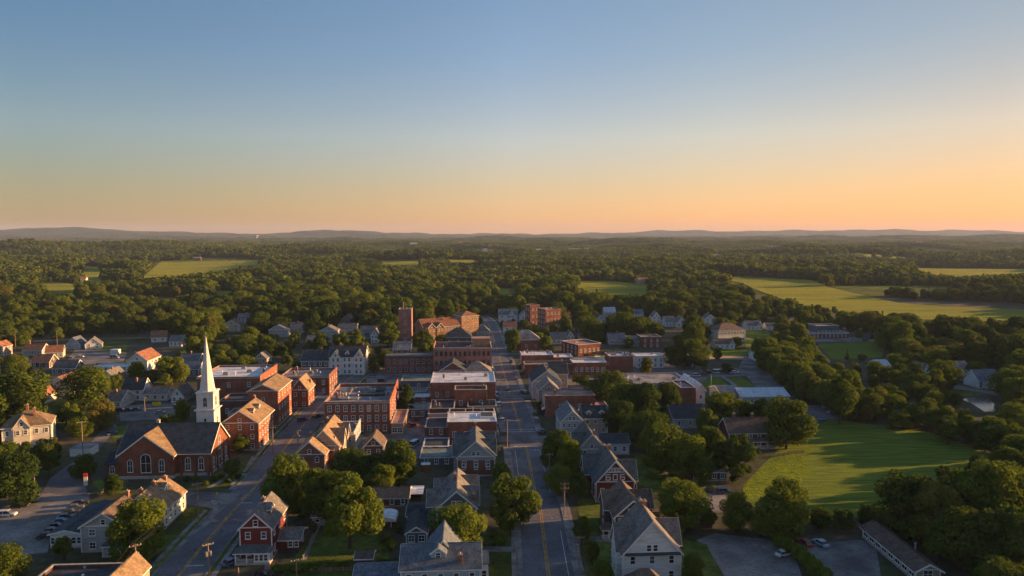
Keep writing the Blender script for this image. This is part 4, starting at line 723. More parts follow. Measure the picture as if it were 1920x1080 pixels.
block('flat green roofed store room left of the grey gabled house', 787, 850, 859, 874, 14, 'siding_slate', 'membrane_green', F_=(1, 3), bands=False, par=.25, name='store_room', cat='shed')
block('low brick building under a pale blue metal roof in the rear court', 764, 806, 745, 757, 9, 'brick_dark', 'metal_roof', F_=(1, 2), bands=False, par=.1, name='brick_shed', cat='shed')
block('flat dark roofed outbuilding on the paved rear court', 764, 803, 768, 784, 12, 'siding_slate', 'membrane_green', F_=(1, 2), bands=False, par=.2, name='outbuilding', cat='shed')
b = block('big three storey brick block with white framed windows and a cluttered grey roof', 610, 731, 753, 813, 34, 'brick', 'membrane_grey', F_=(3, 8), R_=(3, 6), wh=2.2, ww=1.25, par=1.1, units=5, vents=9, chims=3, raise_=('R', 2.2, 4))
mb = MB()
for q in ((-9, -1, 8, 12, .5), (-2, 9, 14, 18, .9), (-11, -6, 16, 24, .4), (2, 8, 22, 29, .7)): mb.box(q[0], q[1], q[2], q[3], b.h-1.1, b.h-1.1+q[4], 'membrane_black' if q[4] > .6 else 'membrane_grey')
mb.build('roof_deck', b.roof)
b = block('low annex with a rust flat roof and white awning against the big brick block', 733, 757, 794, 816, 22, 'brick_tan', 'membrane_pink', F_=(1, 2), bands=False, par=.25, ww=1.8)
# mill complex
b = block('square brick mill tower with a mast above the trees', 748, 772, 580, 644, 11, 'brick_pink', 'membrane_grey', F_=(4, 1), R_=(4, 1), ww=1.0, units=1, vents=3, name='mill_tower', cat='tower', bands=False)
vent(b.roof, -1.5, 5, b.h, 4.5, 'steel', .2)
b = house('long brick mill hall with a brown roof and a sunlit side', 795, 862, 612, 636, 17, 5.5, 'u', 'brick_tan', 'shingle_rust', rot=R(30), F_=(2, 12), R_=(2, 3), cross=(('F', -9, 6, 2, 3), ('F', -2, 6, 2, 3)), boards=False, chim=((4, 6, 2),), name='mill_hall', cat='mill', gablewin=0)
b = house('tall brick mill block with a hip roof beside the mill hall', 866, 898, 592, 630, 16, 3.4, 'v', 'brick_tan', 'shingle_rust', rot=R(30), F_=(3, 4), L_=(3, 4), hip=True, boards=False, name='mill_block', cat='mill')
house('dark hip roofed building just below the tall mill block', 835, 884, 632, 648, 16, 6, 'v', 'siding_slate', 'shingle_dark', F_=(1, 3), hip=True)
house('small grey green roofed house where the main street bends away', 896, 918, 622, 634, 12, 4.5, 'v', 'siding_green', 'shingle_teal', F_=(1, 2), hip=True)
# right side of the main street, far
b = block('tall brick block with a bright west wall at the far end of the main street', 1023, 1052, 580, 618, 15, 'brick', 'membrane_grey', rot=R(24), F_=(3, 4), L_=(4, 3), units=2, vents=3, name='brick_block', bands=False)
block('upper brick tower piece behind the tall far block', 994, 1012, 572, 612, 10, 'brick_dark', 'membrane_pink', rot=R(24), F_=(3, 2), L_=(3, 2), name='brick_block', bands=False)
house('white gabled house with a blue grey roof left of the tall far brick block', 974, 1003, 592, 606, 14, 5, 'v', 'siding_white', 'shingle_blue', F_=(2, 2), L_=(2, 3))
house('grey roofed white house at the far left of that pair of pale houses', 936, 970, 590, 605, 14, 4.5, 'u', 'siding_white', 'shingle_blue', F_=(2, 3), cross=(('F', 3, 5, .6, 3.4),))
house('pale house with a pinkish roof at the very bend of the main street', 945, 968, 613, 628, 12, 3.5, 'u', 'siding_white', 'shingle_rust', F_=(2, 2))
house('brick house with a pale pyramid roof on the right of the upper main street', 960, 1013, 637, 660, 15, 6.0, 'v', 'brick', 'membrane_grey', F_=(1, 3), L_=(2, 4), hip=True, boards=False, name='brick_house')
block('brick store with a white roof and a brick front across from the corniced block', 978, 1038, 666, 692, 14, 'brick', 'membrane_white', F_=None, L_=(2, 4), bands=False, par=.3, vents=3, chims=2, shop='L', cornice='membrane_white')
block('white roofed brick store right of the other white roofed store', 1038, 1074, 670, 690, 12, 'brick', 'membrane_white', F_=(1, 3), bands=False, par=.3, cornice='membrane_white', units=1)
block('brick store with a tan parapet lower down the right pavement', 984, 1074, 683, 704, 10, 'brick', 'membrane_grey', F_=(1, 3), L_=(2, 3), bands=False, chims=2, shop='L', skip=((0, 0),))
block('long brick building with a white upper storey and grey roof edge beside the small lawn', 1074, 1137, 680, 704, 12, 'brick', 'membrane_white', F_=(1, 6), bands=False, cornice='membrane_white', par=.3)
b = block('brick building with a pink flat roof and a blazing west wall', 1084, 1127, 645, 666, 20, 'brick', 'membrane_pink', rot=R(28), F_=(1, 5), L_=(2, 4), bands=False, cornice='white_trim', units=1)
block('plain brick building with two bays and a pale roof terrace right of the small lawn', 1142, 1187, 668, 698, 14, 'brick_dark', 'membrane_white', F_=None, L_=(1, 3), bands=False, units=3, vents=3)
block('white walled building under a pale roof beside the plain two bay brick', 1192, 1246, 668, 690, 12, 'siding_white', 'membrane_white', F_=(2, 5), bands=False, par=.3, units=1)
block('square dark brick block below the trees in the right middle distance', 1202, 1240, 632, 652, 14, 'brick_dark', 'membrane_grey', F_=(2, 3), bands=False, units=1)
b = house('shop house with a grey gable and dark roof beside the right pavement', 998, 1052, 715, 748, 18, 5.2, 'v', 'siding_grey', 'shingle_dark', F_=(2, 3), L_=(2, 5), R_=(1, 3), chim=((1.2, 8, 1.5),), name='shop_house')
house('dark roofed wing stretching right behind the grey shop gable', 1030, 1064, 700, 728, 12, 4.6, 'u', 'siding_tan', 'shingle_dark', F_=(1, 2), name='house_wing', cat='house')
house('shop house with an arched grey gable touching the long pink roof', 1010, 1048, 731, 762, 10, 4.2, 'v', 'siding_tan', 'shingle_grey', F_=(2, 2), L_=(2, 3), name='shop_house')
block('long brick building with a pinkish tin roof facing the white ornate house', 1022, 1116, 742, 780, 13, 'brick', 'membrane_pink', F_=(1, 5), L_=(2, 4), bands=False, par=.2, skip=((0, 0), (0, 2), (0, 4)), chims=1, cornice='membrane_pink', shop='L')
block('brick end building with a low parapet beyond the long pink roof', 1112, 1142, 764, 786, 14, 'brick_pink', 'membrane_pink', F_=(1, 2), bands=False, par=.3)
block('wide warehouse with a slate blue flat roof behind the tree cluster', 1165, 1296, 719, 738, 26, 'siding_tan', 'membrane_grey', F_=(1, 8), bands=False, par=.3, units=4, vents=5, name='warehouse')
block('red brick hall end with a pale grey canopy right of the tree cluster', 1276, 1304, 727, 764, 16, 'brick', 'membrane_grey', F_=None, bands=False, vents=2, name='hall', cat='building')
house('pale gabled hall joined to the red brick end', 1305, 1322, 731, 758, 26, 2.6, 'v', 'siding_white', 'membrane_white', F_=(1, 1), gablewin=0, boards=False, name='hall', cat='building')
house('long hall with a shiny pale metal roof between the trees and the road', 1390, 1480, 743, 760, 15, 2.4, 'u', 'siding_grey', 'metal_roof', F_=(1, 7), gablewin=0, name='metal_hall', cat='building')
house('grey roofed low hall meeting the shiny metal roof on its left', 1352, 1388, 738, 756, 16, 2.2, 'u', 'siding_grey', 'membrane_grey', F_=(1, 3), gablewin=0, name='metal_hall', cat='building')
b = house('large cream hip roofed inn with two rows of windows lit on its right front', 1347, 1397, 619, 642, 16, 4.4, 'u', 'siding_cream', 'shingle_brown', rot=R(18), F_=(2, 9), L_=(2, 4), hip=True, chim=((-2, 8, 2.4),), name='inn', cat='inn')
house('small porch house with a brown roof in front of the cream inn', 1341, 1376, 645, 655, 10, 3, 'u', 'siding_white', 'shingle_brown', F_=(1, 4), cross=(('F', 5, 4, .8, 2.4),))
house('white bungalow with a grey roof and front gable by the school lawn', 1401, 1429, 611, 619, 11, 3.6, 'u', 'siding_white', 'shingle_grey', F_=(1, 4), cross=(('F', 4, 5, .6, 3),))
house('little white garage house right of the white bungalow', 1438, 1456, 612, 619, 9, 2.4, 'u', 'siding_white', 'shingle_grey', F_=(1, 2))
block('low brick school with a white roof edge above the sports lawn', 1513, 1592, 624, 634, 20, 'brick', 'membrane_grey', F_=(1, 10), bands=True, cornice='membrane_white', par=.3, name='school', cat='school', units=2)
block('upper grey storey behind the low brick school', 1530, 1573, 611, 632, 14, 'siding_slate', 'membrane_grey', F_=(1, 6), bands=False, name='school', cat='school', units=1)
house('long barn with a pale blue roof among the trees at right', 1646, 1669, 685, 697, 10, 2.4, 'u', 'siding_slate', 'metal_roof', F_=(1, 2), gablewin=0, name='barn', cat='barn')
house('white gabled cottage half hidden by the round tree at right', 1728, 1746, 699, 714, 12, 4.6, 'v', 'siding_white', 'shingle_blue', F_=(2, 1), L_=(2, 2), R_=(1, 2))
house('tall white house with a pale grey roof right of the round tree', 1793, 1819, 694, 714, 10, 4.0, 'u', 'siding_white', 'membrane_grey', F_=(2, 4), R_=(2, 2))
house('white farmhouse with a blue grey roof above the pond', 1834, 1876, 713, 729, 11, 4.6, 'u', 'siding_white', 'shingle_blue', F_=(2, 5), cross=(('F', 0, 4.5, .6, 3.4),))
for q in [('white house with two gables half hidden by trees beyond the brick block', 1248, 1266, 604, 613, 'u', 'siding_white', 'shingle_grey'), ('white cottage with a pale chimney beside the two gabled white house', 1268, 1288, 605, 614, 'v', 'siding_white', 'shingle_grey'),
          ('pale house front rising over the tree tops left of the white cottages', 1223, 1238, 594, 606, 'v', 'siding_white', 'shingle_grey'), ('wide grey roofed house peeking out beside the pale house front', 1190, 1206, 588, 597, 'u', 'siding_white', 'shingle_blue'),
          ('long pale roofed house among the trees above the blazing brick wall', 1133, 1154, 585, 594, 'u', 'siding_grey', 'metal_roof'), ('small white house low in the trees above the blazing brick wall', 1118, 1136, 598, 606, 'v', 'siding_white', 'shingle_grey'),
          ('tiny tan house in the trees right of the tall far brick block', 1056, 1078, 592, 600, 'u', 'siding_cream', 'shingle_rust'), ('white house with a small tower just behind the cream inn', 1322, 1342, 597, 609, 'v', 'siding_white', 'shingle_grey'),
          ('low house with a blue roof in front of the right hand trees', 1142, 1172, 637, 646, 'u', 'siding_grey', 'shingle_blue'), ('row house with pale walls before the right hand trees', 1176, 1200, 640, 650, 'u', 'siding_tan', 'shingle_grey'),
          ('pale flat house beside the blazing brick wall', 1088, 1116, 630, 638, 'u', 'siding_tan', 'shingle_rust'), ('tan house with a grey roof right of the brick pyramid roof', 1034, 1062, 636, 646, 'u', 'siding_cream', 'shingle_grey'), ('small bright gable house left of the blazing brick wall', 1064, 1076, 630, 642, 'v', 'siding_cream', 'shingle_grey'),
          ('pink walled house with red roof among the trees left of the mill tower', 640, 662, 598, 607, 'v', 'siding_tan', 'shingle_rust'), ('wide grey house with an arched gable left of the mill tower', 600, 632, 620, 634, 'v', 'siding_grey', 'shingle_grey'),
          ('long grey roofed hall among the trees left of the mill tower', 634, 668, 618, 630, 'u', 'siding_grey', 'shingle_grey'), ('dark green roofed hall between the round trees left of the mill tower', 676, 714, 622, 634, 'u', 'siding_slate', 'shingle_teal'),
          ('white house with a lit front low before the mill tower trees', 696, 708, 628, 644, 'v', 'siding_white', 'shingle_grey'), ('tan roofed house rising over the dark trees right of the steeple tip', 418, 450, 609, 622, 'v', 'siding_cream', 'shingle_rust'),
          ('white house corner among the trees above the tan roofed house', 446, 466, 596, 606, 'u', 'siding_white', 'shingle_grey'), ('grey house with a bright gable among trees before the hotel woods', 505, 540, 618, 632, 'v', 'siding_grey', 'shingle_grey'), ('low pale house right of the bright gable in the trees', 544, 566, 616, 626, 'u', 'siding_white', 'shingle_grey'),
          ('grey roofed house low beside the left hand tree row', 575, 600, 640, 652, 'u', 'siding_grey', 'shingle_grey'), ('low house with a lit gable behind the white roofed brick building', 478, 500, 672, 684, 'v', 'siding_tan', 'shingle_grey'), ('blue roofed low house left of the white roofed brick building', 322, 372, 692, 706, 'u', 'siding_slate', 'shingle_blue'),
          ('grey house between the black roofed white house and the trees', 200, 226, 752, 766, 'u', 'siding_grey', 'shingle_grey'), ('low tan house behind the big round tree', 205, 232, 716, 728, 'v', 'siding_tan', 'shingle_tan'), ('pale low house left of the long white shed', 100, 140, 690, 702, 'u', 'siding_slate', 'shingle_teal'), ('white cottage with a grey roof right of the plain white house', 322, 344, 742, 756, 'v', 'siding_white', 'shingle_grey'), ('long blue grey roofed hall just left of the spire', 338, 372, 676, 688, 'u', 'siding_slate', 'shingle_blue'), ('pale little house in front of the long white shed', 190, 212, 706, 717, 'v', 'siding_white', 'shingle_grey'), ('cream house under the left edge trees with a rust roof', 62, 84, 742, 758, 'v', 'siding_cream', 'shingle_rust'), ('white house at the foot of the woods right of the orange roof', 318, 340, 640, 650, 'u', 'siding_white', 'shingle_grey'), ('grey cottage at the foot of the woods above the white hotel', 612, 636, 646, 656, 'v', 'siding_grey', 'shingle_grey'), ('white bungalow behind the belt beside the rear road', 1418, 1440, 668, 678, 'u', 'siding_white', 'shingle_grey'),
          ('brown house behind the left edge trees', 60, 92, 678, 690, 'u', 'siding_brown', 'shingle_rust'),
          ('grey roofed back building behind the rose brick hall', 738, 770, 655, 668, 'u', 'brick', 'membrane_grey'), ('low clustered house left of the main street bend', 905, 925, 640, 652, 'u', 'siding_tan', 'shingle_grey')]:
    lb, x0, x1, yt, yb, ax, wl, rf = q; k = 2 if (yb-yt)*80/(yb-437) > 4.2 else 1
    house(lb, x0, x1, yt, yb, rnd.uniform(9, 13), rnd.uniform(3, 4.4), ax, wl, rf, F_=(k, 2 if ax == 'v' else 3), R_=(k, 2) if x0 < 880 else None, L_=(k, 2) if x0 > 880 else None, chim=((rnd.uniform(-1.5, 1.5), 5, 1.5),) if rnd.random() < .6 else ())
# far away houses and sheds
def far_house(label, px0, px1, py, hm, wall='siding_white', roof='shingle_grey', tower=0, grp=None):
    p = PT((px0+px1)/2, py); wd = max(6, (px1-px0)*p.y/F); r = thing('far_house' if not tower else 'water_tower', label, 'house' if not tower else 'tower', p, R(rnd.uniform(5, 25)), grp); hw = wd/2; d = 12
    mb = MB()
    if tower: mb.tube((0, 0, -4), (0, 0, hm*.6), wd*.22, wd*.22, wall, 12); mb.build('stem', r); mb = MB(); mb.tube((0, 0, hm*.6), (0, 0, hm*.75), wd*.22, wd*.5, wall, 14); mb.tube((0, 0, hm*.75), (0, 0, hm), wd*.5, wd*.42, wall, 14); mb.build('tank', r); return
    gable_wall(mb, -hw, hw, -2, d, hm, 3, 'u', wall); mb.build('wall', r); mb = MB(); gable_roof(mb, -hw, hw, -2, d, hm, 3, 'u', roof); mb.build('roof', r)
    for i in range(max(2, int(wd/7))): window(r, -hw+wd*(i+.5)/max(2, int(wd/7)), -2, hm*.4, 'F', 2, hm*.35)
for i, q in enumerate([('long white factory far off at left beyond the woods', 262, 298, 458, 18, 'siding_white'), ('pale tank like tower far off against the left hills', 477, 485, 450, 46, 'siding_grey', 'shingle_grey', 1), ('red walled house beside the long white far factory', 297, 303, 458, 26, 'siding_red'), ('long tan row far off at the end of the main street', 985, 1022, 487, 9, 'siding_tan', 'shingle_rust'), ('white end of the far tan row', 1024, 1046, 490, 9, 'siding_white'), ('pale long terrace on the wooded rise', 1066, 1094, 473, 14, 'siding_tan'), ('pinkish half of the pale long terrace', 1096, 1120, 473, 14, 'siding_cream'), ('white sheds grouped far to the right', 1310, 1332, 479, 14, 'siding_white'), ('grey sheds next to the far white sheds', 1336, 1358, 480, 12, 'siding_grey'), ('bright low hall far right in the woods', 1466, 1492, 471, 15, 'siding_white'), ('lit house on the far right ridge', 1337, 1346, 442, 60, 'siding_cream'), ('small white house far under the middle hill', 621, 626, 443, 60), ('tiny pink house far beyond the mill', 931, 938, 447, 50, 'siding_tan', 'shingle_rust'), ('white house at the head of the left meadow', 204, 213, 449, 36), ('tan barn in the left clearing', 117, 136, 524, 8, 'siding_cream', 'shingle_rust'), ('cream house left of the tan barn in the clearing', 96, 108, 521, 5, 'siding_cream'), ('small tan house low in the left clearing', 152, 161, 531, 7, 'siding_cream', 'shingle_rust'), ('white church like house in the left woods', 40, 50, 539, 7, 'siding_cream'), ('long white hall in a clearing behind the mill', 736, 752, 539, 6, 'siding_white', 'metal_roof'), ('white house beside the long clearing hall', 752, 764, 540, 9), ('tan row of sheds by the middle field', 1196, 1218, 533, 7, 'siding_tan', 'shingle_rust'), ('dark barn at the top of the left field', 364, 376, 489, 8, 'siding_brown'), ('white house in the woods below the far tan row', 1092, 1108, 498, 8), ('small white house in the woods between the fields', 676, 684, 500, 9), ('pink house beside the far woods in the centre', 1104, 1118, 497, 9, 'siding_tan', 'shingle_rust')]): far_house(*q)
for k in range(16):
    px = [330, 455, 560, 700, 770, 860, 905, 1005, 1150, 1245, 1290, 1400, 1440, 1560, 1720, 1800][k]; py = [462, 470, 466, 478, 468, 462, 480, 474, 484, 470, 492, 484, 474, 478, 468, 490][k]
    far_house('pale building far off among the woods', px, px+[9, 14, 8, 7, 12, 7, 9, 10, 8, 12, 8, 10, 16, 9, 12, 8][k], py, [16, 14, 15, 11, 15, 16, 11, 13, 10, 15, 9, 11, 13, 12, 15, 10][k], ['siding_white', 'siding_cream', 'siding_tan'][k % 3], ['shingle_grey', 'metal_roof', 'shingle_rust'][k % 3], 0, 'pale buildings far off among the woods')
# ------------------------------------------------------------------ trees
NR = np.random.default_rng(11)
def leaf_mesh(name, blobs, n, size, m, seed, up=.15):   # blobs: (centre, radius, flatten); many leaf-clump quads through the outer shell of every bough
    r = np.random.default_rng(seed); B = np.array([(*c, rad, fl) for c, rad, fl in blobs]); wts = B[:, 3]**2; k = r.choice(len(B), n, p=wts/wts.sum())
    d = r.normal(size=(n, 3)); d /= np.linalg.norm(d, axis=1)[:, None]
    rad = B[k, 3]*(1.04-.42*r.random(n)**2.0); p = B[k, :3]+d*rad[:, None]*np.stack([np.ones(n), np.ones(n), B[k, 4]], 1)
    p[:, 2] = np.maximum(p[:, 2], .10)
    nm = d+r.normal(size=(n, 3))*.45+np.array([0, 0, up]); nm /= np.linalg.norm(nm, axis=1)[:, None]
    a = np.cross(nm, r.normal(size=(n, 3))); a /= np.linalg.norm(a, axis=1)[:, None]; b = np.cross(nm, a); s = size*(.55+.9*r.random(n))[:, None]
    v = np.stack([p-a*s-b*s*.6, p+a*s*.2-b*s, p+a*s+b*s*.5, p-a*s*.3+b*s], 1).reshape(-1, 3)
    me = bpy.data.meshes.new(name); me.vertices.add(len(v)); me.vertices.foreach_set('co', v.ravel()); me.loops.add(len(v)); me.loops.foreach_set('vertex_index', np.arange(len(v)))
    me.polygons.add(n); me.polygons.foreach_set('loop_start', np.arange(0, 4*n, 4)); me.materials.append(M[m]); me.update(calc_edges=True); return me
def round_blobs(seed, wide=.36, lo=.26, n=15, top=1.0):
    q = random.Random(seed); out = []
    for i in range(n):
        z = lo+(top-.12-lo)*((i+.5)/n); t = (z-lo)/(top-lo); rr = wide*(math.sin(math.pi*min(1, .22+t*.80))**.7)*.62; a = i*2.4+q.uniform(-.5, .5)
        r_ = q.uniform(.095, .215)*(1.05-.35*t)*wide/.36
        out.append(((rr*math.cos(a)*q.uniform(.6, 1.35), rr*math.sin(a)*q.uniform(.6, 1.35), z+q.uniform(-.03, .04)), r_, q.uniform(.75, 1.0)))
    out.append(((0, 0, (lo+top)/2), wide*.44, 1.2)); return out
def cone_blobs(seed, wide=.17, lo=.08):
    q = random.Random(seed); out = []
    for i in range(16):
        t = i/15; z = lo+(1-lo)*t*.95; rr = wide*(1-t)*.55; a = i*2.4; out.append(((rr*math.cos(a), rr*math.sin(a), z), max(.03, wide*(1-t)*.62), .6))
    return out
def trunk_mesh(name, seed, lo=.3, r0=.024, limbs=5):
    q = random.Random(seed); mb = MB(); mb.tube((0, 0, -.02), (0, 0, lo), r0, r0*.75, 'bark', 7, False); mb.tube((0, 0, lo), (q.uniform(-.04, .04), q.uniform(-.04, .04), .75), r0*.75, r0*.2, 'bark', 6, False)
    for i in range(limbs):
        a = i*2.4+q.random(); z = lo*q.uniform(.8, 1.3); mb.tube((0, 0, z), (.24*math.cos(a), .24*math.sin(a), z+q.uniform(.2, .36)), r0*.45, r0*.12, 'bark', 5, False)
    return mb.mesh(name)
KIND = {}                                   # kind: crown mesh, trunk mesh, object name
for i in range(6): KIND['round%d' % i] = (leaf_mesh('crown', round_blobs(20+i, [.36, .40, .33, .42, .37, .31][i], [.24, .2, .26, .18, .22, .2][i], [15, 18, 14, 21, 17, 24][i]), 8600, .0160, 'leaves', 40+i), trunk_mesh('trunk', 60+i), 'leafy_tree')
for i in range(2): KIND['tall%d' % i] = (leaf_mesh('crown', round_blobs(80+i, .24, .14, 18), 7000, .0140, 'leaves', 90+i), trunk_mesh('trunk', 95+i, .22, .018), 'leafy_tree')
KIND['fir'] = (leaf_mesh('crown', cone_blobs(3), 2200, .020, 'needles', 5, -.1), trunk_mesh('trunk', 6, .5, .016, 0), 'fir_tree')
KIND['bush'] = (leaf_mesh('crown', [((.26*math.cos(i*1.3), .26*math.sin(i*1.3), .45+.2*(i % 2)), .34, .85) for i in range(6)]+[((0, 0, .6), .38, 1)], 1300, .075, 'leaves', 7), trunk_mesh('trunk', 8, .3, .03, 3), 'shrub')
LOW = [leaf_mesh('low_crown', round_blobs(20+i, .38, .2, 12), 420, .062, 'leaves', 140+i) for i in range(4)]
def patch_mesh(seed):
    q = random.Random(seed); bl = []
    for i in range(26):
        x, y, s = q.uniform(-26, 26), q.uniform(-26, 26), q.uniform(9, 15)
        bl += [((x, y, s*.55), s*.36, 1.15), ((x+q.uniform(-2, 2), y+q.uniform(-2, 2), s*.82), s*.24, 1)]
    return leaf_mesh('wood_patch', bl, 1500, 1.25, 'leaves', seed)
PATCH = [patch_mesh(200+i) for i in range(3)]
nt_ = 0
def tree(x, y, z, h, kind, label, group=None, wide=1.0):
    global nt_; nt_ += 1
    cm, tm, nm = KIND[kind]; t = thing(nm, label, 'shrub' if nm == 'shrub' else 'tree', (x, y, z), rnd.uniform(0, 6.28), group); t.scale = (h*wide, h*wide, h)
    link('trunk', tm, t); link('crown', cm, t); return t
def near_building(x, y, m=3.0):
    for *_, pts, by in BOX:
        cx = sum(p[0] for p in pts)/4; cy = sum(p[1] for p in pts)/4
        if abs(cx-x) > 40 or abs(cy-y) > 40: continue
        a, b, d = Vector(pts[0]), Vector(pts[2]), Vector(pts[1]); u = b-a; v = d-a; q = Vector((x, y))-a
        if -m < q.dot(u)/u.length < u.length+m and -m < q.dot(v)/v.length < v.length+m: return True
    return False
USED = []
def big(px, yb, yt, label, kind=None, wide=1.0):           # one tree known from the photograph by its foot and its top
    p = P(px, yb); _, dy, dz = ray(px, yt); h = CAM_H+dz/dy*p.y; kind = kind or 'round%d' % rnd.randrange(6)
    USED.append((p.x, p.y, h*.33)); tree(p.x, p.y, 0, h, kind, label, None, wide)
